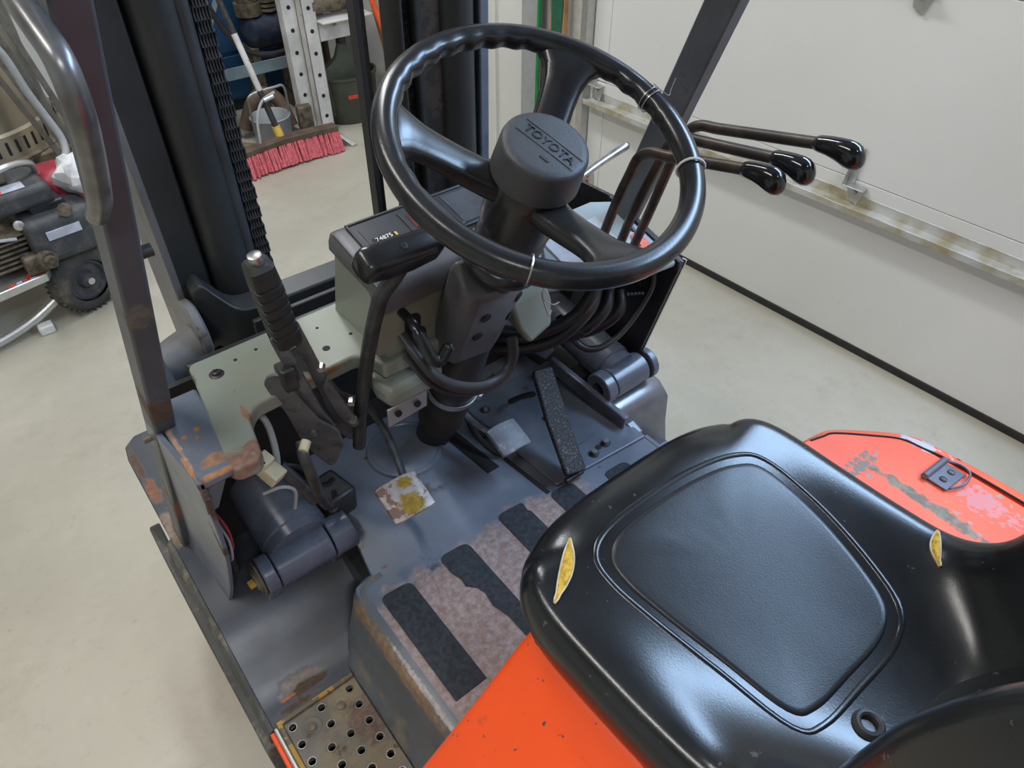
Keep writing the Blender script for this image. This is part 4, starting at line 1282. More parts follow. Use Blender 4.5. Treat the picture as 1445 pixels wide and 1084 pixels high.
# ---- chassis below (keeps daylight out from under the plates)
mb().bb((-.30, -1.5, .16), (.30, .44, .40)).build('chassis', M['mast'], FL, bevel=.01)
mb().bb((-.26, -.30, .40), (.32, .42, .575)).build('chassis_box', M['mast'], FL)
tw = mb().lathe((.31, .46, .225), (1, 0, 0), [(0, .12), (.0, .19), (.012, .213), (.03, .22), (.15, .22), (.17, .20), (.17, .12)], 36)
tw.build('front_tyre', M['rubber'], FL)
mb().bb((.46, -.28, .44), (.49, .06, .46)).build('right_sill', M['bg'], FL)

mb().bb((.29, .20, .50), (.44, .50, .56)).build('right_bulkhead', M['mast'], FL)
mb().bb((.29, .44, .50), (.44, .46, .95)).build('right_bulkhead', M['mast'], FL)

# ---- engine hood
hd = mb()
def hprof(yo):
    # cross profile left to right (x, z) of the hood
    return [(-.47, .42), (-.455, .60), (-.43, .69), (-.375, .748), (-.285, .818), (-.225, .872), (-.19, .895), (.19, .895), (.24, .875), (.28, .85), (.28, .42)]


rgs = []
for yy, ins in ((-.246, .10), (-.250, .03), (-.256, .0), (-.5, 0), (-.9, 0), (-1.3, 0)):
    rgs.append([V((x_ * (1 - ins * .06), yy, z_ - ins * .06)) for x_, z_ in hprof(yy)])
hood = hd.loft(rgs).build('engine_hood', M['orange'], FL, angle=40, label='chipped orange engine hood under the seat')
# right side cover: main top and outer rim piece split by a seam
ca = mb()
def cz(x, y): return .868 - max(0, x - .30) * .14 - max(0, -.30 - y) * .0


inner_o = rounded([(.27, -.255), (.315, -.262), (.358, -.268, .02), (.447, -.338, .03), (.457, -.405, .03), (.470, -1.2), (.27, -1.2)], .005, 6)
ca.prism([V((p.x, p.y, cz(p.x, p.y) - .04)) for p in inner_o], (0, 0, .04))
sc_ = ca.build('side_cover', M['cover'], FL, bevel=.005, seg=3, label='faded orange side cover with scratched brown streak')
# sloping face under the front edge
fc = mb()
rgs = []
outer = [(.30, -.252), (.34, -.255), (.378, -.264), (.43, -.300), (.472, -.338), (.485, -.365), (.490, -.41), (.498, -.50), (.505, -.8), (.505, -1.2)]
innr = [(.315, -.265), (.340, -.270), (.363, -.276), (.41, -.312), (.443, -.342), (.452, -.372), (.4615, -.41), (.4665, -.50), (.475, -.8), (.479, -1.2)]
op = cr([V((*p, 0)) for p in outer], 4)
ipn = cr([V((*p, 0)) for p in innr], 4)
for a, b in zip(op, ipn):
    zt = cz(b.x, b.y)
    rgs.append([V((b.x, b.y, zt - .03)), V((b.x + .0015, b.y + .001, zt - .002)), V((b.x * .6 + a.x * .4, b.y * .6 + a.y * .4, zt - .003)), V((a.x * .85 + b.x * .15, a.y * .85 + b.y * .15, zt - .010)), V((a.x, a.y, zt - .026)), V((a.x + .004, a.y + .003, zt - .08)), V((a.x + .004, a.y + .003, .45))])
fc.loft(rgs, caps=False, closed=False)
fc.build('cover_rim', M['cover'], sc_, angle=50)
mb().tube([V((b.x - .001, b.y, cz(b.x, b.y) + .0005)) for b in ipn], .0018, 6).build('cover_seam', M['dark'], sc_)
# latch
lz = cz(.42, -.41) + .001
lt = mb().prism([(.388, -.405, cz(.388, 0) + .001), (.446, -.408, cz(.446, 0) + .001), (.446, -.438, cz(.446, 0) + .001), (.388, -.436, cz(.388, 0) + .001)], (0, 0, .003))
M['latch'] = plain('latch_steel', (.13, .13, .16), .45, .5)
lto = lt.build('latch', M['latch'], sc_, bevel=.001, label='dark steel draw latch with two screws')
mb().cyl((.386, -.404, cz(.386, 0) + .005), (.449, -.405, cz(.449, 0) + .005), .005, n=12).build('latch_roll', M['latch'], lto)
for q in (.405, .430):
    mb().lathe((q, -.423, cz(q, 0) + .004), (0, 0, 1), [(0, .0055), (.002, .005), (.003, .003)], 14).build('latch_screw', M['dsteel'], lto)
mb().tube(cr([(.449, -.408, cz(.449, 0) + .006), (.458, -.425, cz(.458, 0) + .006), (.452, -.44, cz(.45, 0) + .006), (.430, -.446, cz(.43, 0) + .006), (.415, -.445, cz(.415, 0) + .004), (.395, -.438, cz(.395, 0) + .004)], 5), .0018, 6).build('latch_bail', M['latch'], lto)
mb().cyl((.478, -.415, cz(.478, 0) - .012), (.478, -.415, cz(.478, 0) - .0042), .0045, n=12).build('cover_hole', M['dark'], sc_)

# ---- seat: one bucket surface, lofted between a centre line and a side line
SX = -.013
ctl = [  # centre(y,z), edge(y,z), half width, skirt drop (dy,dz)
    ((-.215, .880), (-.219, .880), .204, (0, 0)),
    ((-.198, .893), (-.202, .890), .208, (.0, -.008)),
    ((-.180, .922), (-.184, .921), .212, (.0, -.026)),
    ((-.181, .952), (-.184, .951), .214, (.0, -.045)),
    ((-.196, .974), (-.200, .973), .215, (.0, -.060)),
    ((-.228, .984), (-.232, .982), .216, (.0, -.070)),
    ((-.288, .981), (-.292, .980), .217, (.0, -.080)),
    ((-.360, .969), (-.362, .980), .217, (.0, -.080)),
    ((-.430, .960), (-.430, .983), .216, (.0, -.080)),
    ((-.495, .953), (-.484, .990), .214, (-.01, -.080)),
    ((-.550, .950), (-.516, 1.008), .212, (-.02, -.080)),
    ((-.595, .955), (-.536, 1.036), .211, (-.05, -.070)),
    ((-.635, .982), (-.547, 1.078), .211, (-.080, -.04)),
    ((-.658, 1.030), (-.553, 1.125), .211, (-.092, -.02)),
    ((-.668, 1.090), (-.558, 1.180), .211, (-.095, .0)),
    ((-.675, 1.170), (-.567, 1.240), .209, (-.09, .0)),
    ((-.686, 1.270), (-.592, 1.310), .202, (-.08, .0)),
    ((-.700, 1.360), (-.642, 1.375), .188, (-.06, .0)),
    ((-.724, 1.400), (-.702, 1.400), .170, (-.03, .0)),
    ((-.752, 1.405), (-.747, 1.400), .160, (-.0, .0)),
]
CT = cr([(c[0][0], c[0][1], 0) for c in ctl], 5)
ET = cr([(c[1][0], c[1][1], 0) for c in ctl], 5)
HW = cr([(c[2], 0, 0) for c in ctl], 5)
SK = cr([(c[3][0], c[3][1], 0) for c in ctl], 5)
NSD = len(CT)


def warp(p):
    """round the front corners of the cushion in plan"""
    w_ = (p.y + .33) / .147
    if w_ <= 0: return p
    u_ = abs(p.x - SX) / .2195
    m_ = max(u_, w_)
    if m_ < 1e-6: return p
    f_ = m_ / (u_ ** 3.4 + w_ ** 3.4) ** (1 / 3.4)
    return V((SX + (p.x - SX) * f_, -.33 + (p.y + .33) * f_, p.z))


def seat_pt(i, t_, raw=False):
    """point on the seat skin at station i (float) and cross position t_ in -1..1"""
    i0 = max(0, min(NSD - 2, int(i)))
    f_ = i - i0
    L_ = lambda A: A[i0] * (1 - f_) + A[i0 + 1] * f_
    c_, e_, h_ = L_(CT), L_(ET), L_(HW).x
    p_ = 4.2 if i < 22 else max(2.6, 4.2 - (i - 22) * .16)
    q_ = abs(t_)
    if q_ <= .8: k = q_ ** p_
    else:
        u_ = (q_ - .8) / .2
        k = .8 ** p_ + p_ * .8 ** (p_ - 1) * .2 * (u_ - u_ * u_ / 2)
    k /= .8 ** p_ + p_ * .8 ** (p_ - 1) * .1
    # cushion centre dishes slightly
    q = V((SX + h_ * .90 * t_, c_.x + (e_.x - c_.x) * k, c_.y + (e_.y - c_.y) * k))
    return q if raw else warp(q)


rgs = []
ts = [-1, -.96, -.9, -.82, -.72, -.6, -.45, -.3, -.15, 0, .15, .3, .45, .6, .72, .82, .9, .96, 1]
for i in range(NSD):
    ring = [seat_pt(i, t_) for t_ in ts]
    sk_, h_ = SK[i], HW[i].x
    ex = h_ * .112
    tn = V((0, sk_.x, sk_.y))
    def roll(side):
        e_ = seat_pt(i, side, True)
        out_ = []
        for fx, fd in ((.26, .02), (.50, .065), (.71, .14), (.87, .24), (.97, .36), (1.0, .55), (.93, 1.0)):
            out_.append(warp(e_ + V((side * ex * fx, 0, 0)) + tn * fd))
        return out_
    rl = roll(-1)[::-1]
    rr_ = roll(1)
    under = [V((SX + x_ * h_ * .5, (rl[0].y + rr_[-1].y) / 2, rr_[-1].z)) for x_ in (.6, -.6)]
    rgs.append(rl + ring + rr_ + under)
seat = mb().loft(rgs).build('seat', M['vinyl'], FL, angle=70, sub=1, label='glossy black vinyl bucket seat with split seams')


def st_at(y, t_):
    lo, hi = 14., 62.
    for _ in range(40):
        mid_ = (lo + hi) / 2
        if seat_pt(mid_, t_).y > y: lo = mid_
        else: hi = mid_
    return lo


def on_seat(x, y, h=0.0):
    t_ = max(-1, min(1, (x - SX) / .19))
    for _ in range(10):
        p = seat_pt(st_at(y, t_), t_)
        t_ = max(-1, min(1, t_ + (x - p.x) / .20))
    i = st_at(y, t_)
    p = seat_pt(i, t_)
    a, b = seat_pt(i + .4, t_) - seat_pt(i - .4, t_), seat_pt(i, min(1, t_ + .04)) - seat_pt(i, max(-1, t_ - .04))
    n_ = a.cross(b).normalized()
    if n_.z < 0: n_ = -n_
    return p + n_ * h


# centre panel: raised insert bounded by two piped grooves
po = [p.xy for p in cr([V((*q, 0)) for q in [(-.142, -.30), (-.134, -.265), (-.10, -.247), (-.03, -.244), (.04, -.249), (.098, -.264), (.126, -.292), (.124, -.37), (.104, -.455), (.082, -.503), (.045, -.521), (-.02, -.523), (-.08, -.522), (-.108, -.505), (-.122, -.43), (-.136, -.35)]], 5, True)]
cx_, cy_ = -.008, -.385


def scal(k): return [V((cx_ + (p.x - cx_) * k, cy_ + (p.y - cy_) * k)) for p in po]


ringsP = []
for k, h_ in ((.915, -.001), (.905, .0014), (.89, .0026), (.86, .0030), (.75, .0038), (.6, .0044), (.45, .0048), (.3, .005), (.15, .005), (.02, .005)):
    ringsP.append([on_seat(p.x, p.y, h_) for p in scal(k)])
mb().loft(ringsP).build('seat_insert', M['vinyl2'], seat, angle=70, label='grained black centre panel of the seat')
mb().tube([on_seat(p.x, p.y, -.0045) for p in scal(1.0)], .0062, 10, closed=True).build('piping', M['vinyl'], seat)


def crack(p0, p1, wd, bend=.0):
    """lens-shaped split showing foam between two points on the skin"""
    a, b = V(p0), V(p1)
    d = (b - a).normalized()
    n2 = V((-d.y, d.x))
    N_ = 14
    Ls, Rs, Ms = [], [], []
    for i in range(N_ + 1):
        s_ = i / N_
        q = a.lerp(b, s_) + n2 * (bend * math.sin(s_ * math.pi))
        hw = wd * math.sin(min(1, s_ * 1.15) * math.pi * .93) ** .8 if s_ < 1 else 0.0003
        hw = max(.0004, hw)
        Ls.append(on_seat(q.x - n2.x * hw, q.y - n2.y * hw, .0022))
        Rs.append(on_seat(q.x + n2.x * hw, q.y + n2.y * hw, .0022))
        Ms.append(on_seat(q.x, q.y, .0038))
    fm = mb().loft([[l, (l + m_) / 2 + V((0, 0, .0008)), m_, (m_ + r_) / 2 + V((0, 0, .0008)), r_, r_ - V((0, 0, .006)), l - V((0, 0, .006))] for l, m_, r_ in zip(Ls, Ms, Rs)])
    o = fm.build('foam_split', M['foam'], seat, angle=70, label='split in the vinyl showing yellow foam')
    mb().tube(Ls, .0010, 6).build('torn_edge', M['foam_edge'], seat)
    mb().tube(Rs, .0010, 6).build('torn_edge', M['foam_edge'], seat)


crack((-.140, -.231), (-.206, -.280), .0068, .004)
crack((.181, -.480), (.142, -.505), .0045, -.004)
# drain grommet
dp = on_seat(-.045, -.548, .001)
dn_ = (on_seat(-.045, -.548, .01) - dp).normalized()
mb().lathe(dp, dn_, [(-.004, .0075), (.004, .0080), (.006, .0100), (.0055, .0125), (.003, .0145), (-.002, .016)], 28, False).build('drain_grommet', M['cap'], seat)
mb().lathe(dp, dn_, [(-.003, .001), (-.003, .0085)], 20).build('drain_hole', M['dark'], seat)
# seat pan and mount below
M['seatpan'] = plain('seat_pan', (.040, .014, .012), .5)
mb().bb((SX - .20, -.70, .872), (SX + .20, -.255, .900)).build('seat_pan', M['seatpan'], FL, bevel=.006, label='dark red-brown seat mounting frame')


# ================================================================== things around the garage
def wheel_obj(c, ax, r, wd, par):
    c, ax = V(c), V(ax).normalized()
    o = mb().lathe(c - ax * wd / 2, ax, [(0, r * .62), (.004, r * .78), (.012, r * .93), (wd * .3, r * .99), (wd * .5, r), (wd * .7, r * .99), (wd - .012, r * .93), (wd - .004, r * .78), (wd, r * .62)], 40, False).build('tyre', M['tire'], par)
    for k in range(36):
        a = 2 * math.pi * k / 36
        u, v, d = frame(ax)
        q = c + (u * math.cos(a) + v * math.sin(a)) * r * .965
        tg = -u * math.sin(a) + v * math.cos(a)
        mb().bar(q - ax * wd * .40, q + ax * wd * .40, r * .075, r * .045, tg).build('tread_lug', M['tire'], o, smooth=False)
    mb().lathe(c + ax * (wd / 2 - .02), ax, [(0, r * .62), (.010, r * .60), (.012, r * .52), (.0, r * .46), (-.004, r * .3), (.012, r * .22), (.020, r * .20), (.022, r * .12)], 30).build('wheel_rim', M['engine'], par)
    mb().cyl(c + ax * (wd / 2), c + ax * (wd / 2 + .012), r * .10, n=14).build('axle_cap', M['zinc'], par)


# ---- pressure washer with a small engine on a wheeled cart
pw = thing('pressure_washer', (-.42, 2.25, 0), 'dirty engine-driven pressure washer on a wheeled cart by the mast', 'pressure washer')
wheel_obj((-.335, 2.18, .128), (.38, -.92, 0), .128, .075, pw)
wheel_obj((-.22, 2.50, .128), (.38, -.92, 0), .128, .075, pw)
dk = mb().prism([(-.82, 2.02, .20), (-.44, 2.10, .20), (-.24, 2.50, .20), (-.62, 2.54, .20)], (0, 0, .03)).build('deck', M['zinc'], pw, bevel=.004)
M['redlabel'] = plain('red_label', (.55, .06, .04), .5)
mb().prism([(-.50, 2.10, .2305), (-.44, 2.115, .2305), (-.43, 2.15, .2305), (-.49, 2.14, .2305)], (0, 0, .001)).build('deck_label', M['redlabel'], pw)
for k in range(5):
    mb().prism([(-.56 + k * .024, 2.082 + k * .005, .2305), (-.542 + k * .024, 2.086 + k * .005, .2305), (-.539 + k * .024, 2.10 + k * .005, .2305), (-.557 + k * .024, 2.096 + k * .005, .2305)], (0, 0, .001)).build('pictogram_label', M['decal'] if k % 2 else M['redlabel'], pw)
mb().tube(cr([(-.95, 2.05, .30), (-.80, 2.08, .06), (-.70, 2.10, .035), (-.55, 2.14, .05), (-.42, 2.17, .10), (-.36, 2.18, .12)], 6), .018, 12).build('cart_tube', M['zinc'], pw)
mb().box((-.52, 2.12, .018), (.05, .04, .035)).build('rubber_foot', M['white'], pw, bevel=.005)
ang = R(12)
def bx(c, s, nm, mt, rz=.25, bv=.012): return mb().box(c, s, (0, 0, rz)).build(nm, mt, pw, bevel=bv, seg=3)


bx((-.335, 2.20, .335), (.235, .20, .165), 'fuel_tank', M['engine'], .12, .03)
bx((-.415, 2.24, .475), (.20, .20, .075), 'air_filter_cover', M['engine'], .12, .022)
bx((-.345, 2.21, .428), (.11, .10, .03), 'carburettor', M['black'], .12, .006)
mb().prism([(-.445, 2.152, .513), (-.375, 2.160, .513), (-.380, 2.215, .513), (-.450, 2.207, .513)], (0, 0, .001)).build('warning_label', M['decal'], pw)
mb().prism([(-.465, 2.150, .513), (-.446, 2.152, .513), (-.451, 2.207, .513), (-.470, 2.205, .513)], (0, 0, .0012)).build('warning_stripe', M['redpole'], pw)
mb().prism([(-.385, 2.088, .345), (-.275, 2.101, .345), (-.275, 2.101, .375), (-.385, 2.088, .375)], (0, .008, 0)).build('model_label', M['decal'], pw)
bx((-.27, 2.33, .40), (.15, .16, .19), 'recoil_housing', M['engred'], .12, .05)
for k in range(7):
    bx((-.53 + k * .004, 2.20, .27 + k * .018), (.12, .16, .008), 'cooling_fin', M['cast'], .12, .002)
bx((-.56, 2.26, .30), (.20, .18, .16), 'pump_body', M['cast'], .12, .02)
bx((-.44, 2.14, .27), (.10, .08, .07), 'crankcase', M['cast'], .12, .012)
mb().lathe((-.42, 2.10, .29), (.3, -1, -.1), [(0, .03), (.03, .03), (.03, .02), (.05, .02)], 18).build('pump_outlet', M['cast'], pw)
mb().lathe((-.30, 2.115, .425), (0, -1, .2), [(0, .022), (.015, .022), (.018, .012)], 18).build('filler_cap', M['cast'], pw)
mb().lathe((-.445, 2.13, .41), (0, -1, .2), [(0, .016), (.012, .016), (.014, .01)], 16).build('filter_knob', M['zinc'], pw)
bx((-.53, 2.30, .54), (.22, .20, .05), 'muffler_shield', M['cast'], .12, .015)
mb().tube(cr([(-.56, 2.20, .52), (-.50, 2.18, .56), (-.40, 2.20, .575), (-.33, 2.25, .55), (-.32, 2.28, .50)], 6), .011, 10).build('engine_guard_tube', M['zinc'], pw)
mb().tube(cr([(-.66, 2.08, .45), (-.56, 2.10, .40), (-.47, 2.12, .37)], 5), .006, 8).build('spray_hose', M['greyp'], pw)
# crumpled plastic film lying on the engine
bag = mb()  # film
rgs = []
for i in range(1, 9):
    ph = math.pi * i / 9
    rgs.append([V((-.20 + .075 * math.sin(ph) * math.cos(a) * (1 + .25 * math.sin(5 * a + i)), 2.22 + .06 * math.sin(ph) * math.sin(a) * (1 + .2 * math.sin(4 * a + i * 2)), .485 + .07 * math.cos(ph) * (1 + .15 * math.sin(3 * a)))) for a in [2 * math.pi * k / 18 for k in range(18)]])
tag(bag.loft(rgs).build('plastic_bag', M['silver'], None, angle=30), 'crumpled clear plastic bag on the engine by the pillar', 'bag')

# ---- stainless drum heater behind, on a stand
dh = thing('drum_heater', (-.45, 3.1, 0), 'stainless drum burner with a row of slots behind the pressure washer', 'burner')
mb().lathe((-.45, 3.1, .36), (0, 0, 1), [(0, .33), (.01, .345), (.10, .345), (.11, .335), (.85, .335), (.86, .30)], 48).build('drum', M['drum'], dh)
for k in range(26):
    a = R(-150 + k * 6.5)
    q = V((-.45 + .3455 * math.cos(a), 3.1 + .3455 * math.sin(a), .415))
    mb().bar(q - V((0, 0, .025)), q + V((0, 0, .025)), .010, .004, V((math.cos(a), math.sin(a), 0))).build('slot', M['dark'], dh)
mb().bb((-.75, 2.80, .30), (-.05, 3.42, .36)).build('stand_top', M['cast'], dh, bevel=.01)
for qx, qy in ((-.68, 2.85), (-.10, 2.85), (-.68, 3.36), (-.10, 3.36)):
    mb().bb((qx - .03, qy - .03, 0), (qx + .03, qy + .03, .30)).build('stand_leg', M['cast'], dh, bevel=.003)
mb().lathe((-.45, 3.1, .34), (0, 0, 1), [(0, .36), (.025, .365), (.03, .35)], 40).build('drum_rim', M['cast'], dh)
tag(mb().tube(cr([(-.30, 2.55, .92), (-.24, 2.58, .80), (-.215, 2.60, .66), (-.19, 2.61, .56), (-.17, 2.60, .46), (-.20, 2.56, .40), (-.30, 2.5, .385), (-.42, 2.46, .38)], 7), .014, 10).build('wash_hose', M['greyp'], None), 'grey spray hose hanging in front of the stainless drum', 'hose')
lk_ = thing('metal_rack_frame', (-.2, 2.75, 0), 'leaning bundle of grey metal slats beside the stainless drum', 'frame')
for k in range(4):
    mb().bar((-.36 + k * .05, 2.68, 1.02), (-.09 + k * .022, 2.68, .0), .022, .012, (0, 1, 0)).build('slat', M['slat'], lk_, bevel=.002)

# ---- blue cabinet
bc = thing('blue_cabinet', (.85, 3.75, 0), 'blue steel cabinet behind the white press', 'cabinet')
mb().bb((.45, 3.62, .06), (1.18, 4.0, 1.4)).build('body', M['steelblue'], bc, bevel=.01)
mb().bb((.47, 3.605, .08), (1.16, 3.622, .30)).build('drawer', M['steelblue'], bc, bevel=.004)
mb().bb((.47, 3.605, .32), (1.16, 3.622, 1.36)).build('cabinet_door', M['steelblue'], bc, bevel=.004)
mb().lathe((.76, 3.605, .19), (0, -1, 0), [(0, .012), (.012, .012), (.018, .022), (.03, .02), (.034, .008)], 18).build('drawer_knob', M['dsteel'], bc)
mb().bb((.47, 3.64, 0), (1.16, 3.95, .06)).build('plinth', M['dark'], bc)
# angle-iron stand in front of it
rk = thing('angle_iron_stand', (.85, 3.35, 0), 'pale blue-grey angle-iron stand in front of the blue cabinet', 'stand')
for q in (.66, 1.22):
    mb().bb((q - .035, 3.30, 0), (q + .035, 3.306, 1.3)).bb((q - .035, 3.30, 0), (q - .029, 3.36, 1.3)).build('post', M['rack'], rk, bevel=.002)
mb().bb((.62, 3.292, .285), (1.26, 3.298, .345)).build('cross_rail', M['rack'], rk, bevel=.002)
mb().bb((.62, 3.292, .95), (1.26, 3.298, 1.01)).build('cross_rail', M['rack'], rk, bevel=.002)
mb().bar((.65, 3.288, .45), (.92, 3.288, .95), .006, .055, (0, 1, 0)).build('brace', M['rack'], rk, bevel=.002)
tag(mb().tube(cr([(.63, 3.22, .95), (.70, 3.22, .66), (.80, 3.2, .46), (.95, 3.2, .40), (1.1, 3.22, .42), (1.2, 3.25, .55)], 8), .014, 10).build('black_cable', M['wire'], None), 'thick black cable hanging across the angle-iron stand', 'cable')
cmp_ = thing('air_compressor', (1.06, 3.42, 0), 'grimy small compressor with dark blue tank behind the press leg', 'compressor')
mb().lathe((.92, 3.48, .44), (1, 0, 0), [(0, .02), (.015, .07), (.04, .09), (.22, .09), (.245, .07), (.26, .02)], 26).build('tank', M['bluetank'], cmp_)
for q in (.95, 1.14):
    mb().bb((q - .02, 3.42, 0), (q + .02, 3.55, .37)).build('leg', M['cast'], cmp_, bevel=.003)
mb().lathe((.98, 3.48, .52), (0, 0, 1), [(0, .07), (.06, .07), (.06, .055), (.13, .055), (.14, .03)], 20).build('pump_head', M['cast'], cmp_)
for k in range(6):
    mb().cyl((1.08, 3.46, .53 + k * .022), (1.08, 3.46, .542 + k * .022), .05, n=18).build('fin', M['cast'], cmp_)

# ---- white shop press with drilled legs
sp_ = thing('shop_press', (1.08, 3.08, 0), 'white hydraulic shop press with rows of holes in its leg', 'press')
def pleg(x0, y0):
    o = mb().bb((x0, y0, .02), (x0 + .075, y0 + .008, 1.6)).bb((x0, y0, .02), (x0 + .008, y0 + .06, 1.6)).bb((x0 + .067, y0, .02), (x0 + .075, y0 + .06, 1.6)).build('leg', M['presswhite'], sp_, bevel=.003)
    for k in range(12):
        mb().cyl((x0 + .037, y0 + .001, .10 + k * .105), (x0 + .037, y0 - .0012, .10 + k * .105), .010, n=14).build('pin_hole', M['dark'], sp_)


pleg(1.000, 3.09)
pleg(1.070, 3.02)
mb().bb((1.02, 2.90, .0), (1.12, 3.30, .022)).build('base_foot', M['presswhite'], sp_, bevel=.003)
mb().prism([(1.06, 2.86, .0), (1.12, 2.80, .0), (1.12, 2.80, .01), (1.06, 2.88, .07), (1.06, 2.92, .07), (1.06, 2.92, 0)], (.03, 0, 0)).build('foot_gusset', M['zinc'], sp_, bevel=.003)
bm_ = mb().bb((1.14, 3.03, .46), (1.42, 3.036, .56)).bb((1.14, 2.96, .555), (1.42, 3.10, .563)).build('bed_beam', M['presswhite'], sp_, bevel=.002)
mb().lathe((1.13, 3.06, .625), (1, 0, 0), [(0, .045), (.20, .045), (.20, .03), (.22, .03)], 22).build('jack_cylinder', M['cast'], sp_)
mb().box((1.325, 3.01, .60), (.035, .02, .06)).build('padlock', M['steelblue'], sp_, bevel=.004)

# ---- push broom
pbm = thing('push_broom', (.77, 2.8, 0), 'push broom with red bristles and taped handle standing on the floor', 'broom')
h0, h1 = V((.775, 2.86, .12)), V((.63, 3.12, 1.15))
for a, b, mt, rr__, nm in ((0, .06, M['digity'], .021, 'handle_socket'), (.06, .22, M['dsteel'], .015, 'handle_lower'), (.22, .46, M['presswhite'], .0145, 'handle_tape'), (.46, 1, M['dsteel'], .0145, 'handle')):
    mb().cyl(h0.lerp(h1, a), h0.lerp(h1, b), rr__, n=14).build(nm, mt, pbm)
hd_ = []
br_c = cr([(.46, 2.80, .10), (.62, 2.825, .105), (.77, 2.835, .108), (.92, 2.835, .105), (1.06, 2.83, .10)], 6)
rgs = [[p + V((0, -.028, .0)), p + V((0, .032, .0)), p + V((0, .032, .03)), p + V((0, -.028, .03))] for p in br_c]
mb().loft(rgs).build('broom_head', M['woodd'], pbm, bevel=.005)
bt = mb()
for i in range(520):
    s_ = random.random() * (len(br_c) - 1.001)
    i0 = int(s_)
    p = br_c[i0].lerp(br_c[i0 + 1], s_ - i0) + V((0, random.uniform(-.028, .028), .002))
    q = p + V((random.uniform(-.008, .008), -.022 + random.uniform(-.012, .01), -.098 + random.uniform(-.002, .002)))
    bt.cyl(p, q, .0055, .0075, n=5)
bo = bt.build('bristles', M['bristle'], pbm, smooth=False)
bo['kind'] = 'stuff'
mb().tube(cr([(.66, 2.84, .13), (.68, 2.86, .24), (.73, 2.88, .31), (.80, 2.885, .335)], 6), .007, 8).build('brace', M['greyp'], pbm)
mb().cyl((.785, 2.87, .325), (.735, 2.87, .315), .011, n=10).build('brace_bolt', M['zinc'], pbm)

# ---- dust bin with upright dustpan
bn = thing('litter_tub', (1.32, 3.16, 0), 'dark green oval tub with a small red label by the press', 'tub')
def oval(cx, cy, a, b, z, n=36): return [V((cx + a * math.cos(2 * math.pi * k / n), cy + b * math.sin(2 * math.pi * k / n), z)) for k in range(n)]


mb().loft([oval(1.32, 3.16, .135, .115, .0), oval(1.32, 3.16, .15, .125, .015), oval(1.32, 3.16, .165, .14, .235), oval(1.32, 3.16, .172, .147, .24), oval(1.32, 3.16, .172, .147, .252), oval(1.32, 3.16, .160, .135, .252), oval(1.32, 3.16, .142, .118, .03)]).build('tub_body', M['bin'], bn, angle=50)
mb().prism([(1.252, 3.030, .145), (1.315, 3.022, .145), (1.315, 3.019, .165), (1.252, 3.027, .165)], (0, .01, 0)).build('tub_label', M['redlabel'], bn)
dp_ = thing('lobby_dustpan', (1.32, 3.15, .03), 'black long-handled dustpan standing in the green tub', 'dustpan')
mb().cyl((1.30, 3.13, .37), (1.36, 3.20, 1.1), .013, n=12).build('handle', M['dsteel'], dp_)
mb().loft([[V((1.30 + a, 3.13 + b, .40)) for a, b in ((-.02, -.012), (.02, -.012), (.02, .012), (-.02, .012))], [V((1.30 + a, 3.12 + b, .34)) for a, b in ((-.05, -.02), (.05, -.02), (.05, .02), (-.05, .02))], [V((1.30 + a, 3.11 + b, .30)) for a, b in ((-.13, -.025), (.13, -.025), (.13, .025), (-.13, .025))], [V((1.30 + a, 3.11 + b, .05)) for a, b in ((-.12, -.02), (.12, -.02), (.12, .02), (-.12, .02))]]).build('pan', M['bin'], dp_, bevel=.006)
mb().cyl((1.303, 3.118, .50), (1.310, 3.126, .58), .0145, n=12).build('red_sleeve', M['redlabel'], dp_)

# ---- boards and poles leaning on the far wall
for p0, p1, wd, mt, nm, lb in (((1.33, 3.40, 0), (1.36, 3.50, 1.6), .085, 'woodd', 'dark_board', 'dark brown board behind the green tub, leftmost of the three'),
                               ((1.43, 3.38, 0), (1.455, 3.48, 1.6), .085, 'woodd', 'dark_board', 'dark brown board behind the green tub, middle of the three'),
                               ((1.51, 3.33, 0), (1.495, 3.42, 1.6), .05, 'woodd', 'dark_board', 'dark brown board behind the green tub, nearest the white wall'),
                               ((1.565, 2.99, 0), (1.38, 3.01, 1.0), .040, 'wood', 'timber_batten', 'pale timber batten leaning beside the red-handled tool')):
    tag(mb().bar(p0, p1, wd, .025, (1, 0, 0)).build(nm, M[mt], None, bevel=.003), lb, 'board', 'boards leaning by the wall')
rp_ = thing('red_handled_tool', (1.56, 2.9, 0), 'long tool with an orange-red handle leaning by the wall', 'tool')
mb().cyl((1.541, 2.90, .157), (1.24, 2.91, 1.13), .0135, n=12).build('handle', M['redpole'], rp_)
mb().cyl((1.560, 2.897, .09), (1.541, 2.90, .157), .014, n=12).build('ferrule', M['zinc'], rp_)
mb().box((1.553, 2.89, .05), (.04, .03, .09)).build('tool_head', M['digity'], rp_, bevel=.004)
mb().box((1.560, 2.885, .11), (.03, .03, .025)).build('blue_band', M['steelblue'], rp_)
gp = mb().prism([WP(1.86, 0, .012), WP(1.965, 0, .012), WP(1.965, 0, .03), WP(1.86, 0, .03)], (0, 0, 2.0)).build('grey_sheet', M['greyp'], None, bevel=.002)
tag(gp, 'grey sheet panel standing against the white wall', 'panel')
tag(mb().cyl(WP(1.845, .0, .05), WP(1.84, 1.6, .035), .009, n=12).build('green_pole', M['greenpole'], None), 'slim bright green pole leaning on the wall', 'pole')
tag(mb().prism([WP(1.685, 0, .035), WP(1.765, 0, .035), WP(1.765, 0, .06), WP(1.685, 0, .06)], (0, 0, 1.8)).build('orange_board', M['wood'], None, bevel=.003), 'orange-brown timber board beside the door track', 'board')
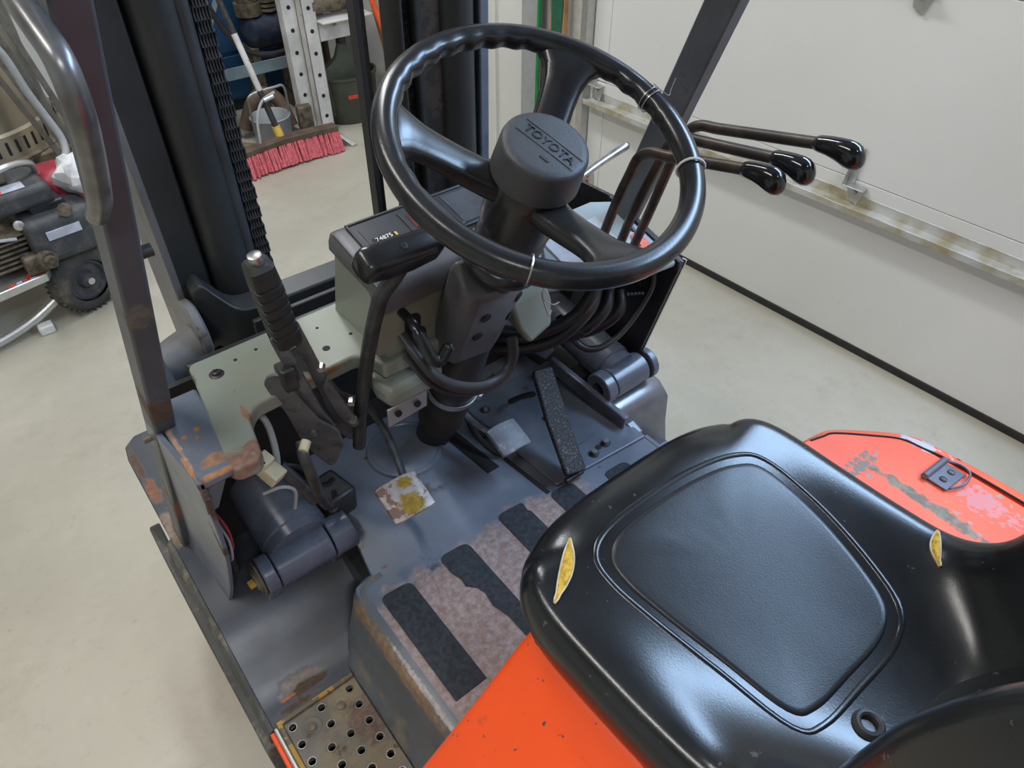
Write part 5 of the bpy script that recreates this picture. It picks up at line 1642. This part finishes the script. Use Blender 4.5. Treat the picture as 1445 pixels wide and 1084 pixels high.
cl = mb().loft([[WP(1.72 + a * w_, zz, d) for a, d in ((-1, .066), (-.3, .075), (.3, .07), (1, .066), (1, .062), (-1, .062))] for zz, w_ in ((1.4, .04), (1.0, .035), (.8, .030), (.70, .024), (.62, .030), (.58, .034))])
tag(cl.build('green_cloth', M['dkgreen'], None), 'dark green cloth hanging over the orange-brown board', 'cloth')

# ---- odds and ends on the floor by the press
jg = thing('oil_jug', (.53, 3.02, 0), 'grimy amber jug with small red and white label', 'jug')
M['amber'] = worn('amber_plastic', (.20, .15, .07), [((.09, .07, .05), 20, .45, .8, .25)], rough=.4)
mb().loft([[V((.53 + p.x, 3.02 + p.y, zz)) for p in rounded([(-w_, -w_ * .8), (w_, -w_ * .8), (w_, w_ * .8), (-w_, w_ * .8)], .02, 4)] for zz, w_ in ((0, .058), (.015, .065), (.15, .064), (.19, .045), (.21, .022), (.235, .022))]).build('jug_body', M['amber'], jg, angle=50)
mb().cyl((.53, 3.02, .23), (.53, 3.02, .262), .026, n=18).build('jug_cap', M['redlabel'], jg)
mb().bb((.535, 2.9645, .07), (.585, 2.9665, .13)).build('jug_label', M['decal'], jg)
mb().bb((.538, 2.963, .105), (.582, 2.9655, .125)).build('label_stripe', M['redlabel'], jg)
bk_ = thing('wooden_crate', (.48, 3.1, 0), 'small pale wooden box behind the amber jug', 'box')
mb().bb((.42, 3.10, .0), (.60, 3.26, .235)).build('box_body', M['cast'], bk_, bevel=.004)
mb().bb((.41, 3.09, .235), (.61, 3.27, .262)).build('box_lid', M['beige'], bk_, bevel=.004)
bu = thing('metal_bucket', (.83, 3.1, 0), 'dented grey metal bucket with wire bail beside the broom handle', 'bucket')
mb().lathe((.83, 3.10, .0), (0, 0, 1), [(0, .085), (.005, .09), (.14, .10), (.145, .104), (.15, .10), (.145, .096), (.02, .085)], 28).build('bucket_body', M['greyp'], bu)
mb().tube(cr([(.73, 3.08, .14), (.72, 3.05, .25), (.74, 3.04, .29), (.86, 3.04, .30), (.92, 3.06, .28), (.93, 3.09, .14)], 6), .006, 8).build('bail', M['zinc'], bu)
tag(mb().prism([(.93, 2.96, 0), (1.00, 2.95, 0), (1.01, 3.00, 0), (.94, 3.02, 0)], (.0, 0, .20)).build('wood_block', M['cast'], None, bevel=.004), 'grey weathered wood block standing before the press leg', 'wood block')
tag(mb().tube(cr([(.74, 3.25, .05), (.80, 3.24, .17), (.87, 3.23, .21), (.93, 3.20, .17), (.96, 3.16, .04)], 5), .035, 12).build('driftwood', M['woodd'], None), 'brown crooked log lying behind the wood block', 'log')
tag(mb().bar((.58, 2.96, .10), (.80, 2.93, .03), .05, .03, (0, 0, 1)).build('wood_offcut', M['amber'], None, bevel=.003), 'yellowish timber offcut lying between jug and broom', 'offcut')
tag(mb().prism([(.52, 2.88, .0), (.78, 2.90, .0), (.80, 2.96, 0), (.50, 2.95, 0)], (0, 0, .006)).build('metal_sheet', M['zinc'], None), 'thin pale metal sheet lying behind the broom head', 'sheet')
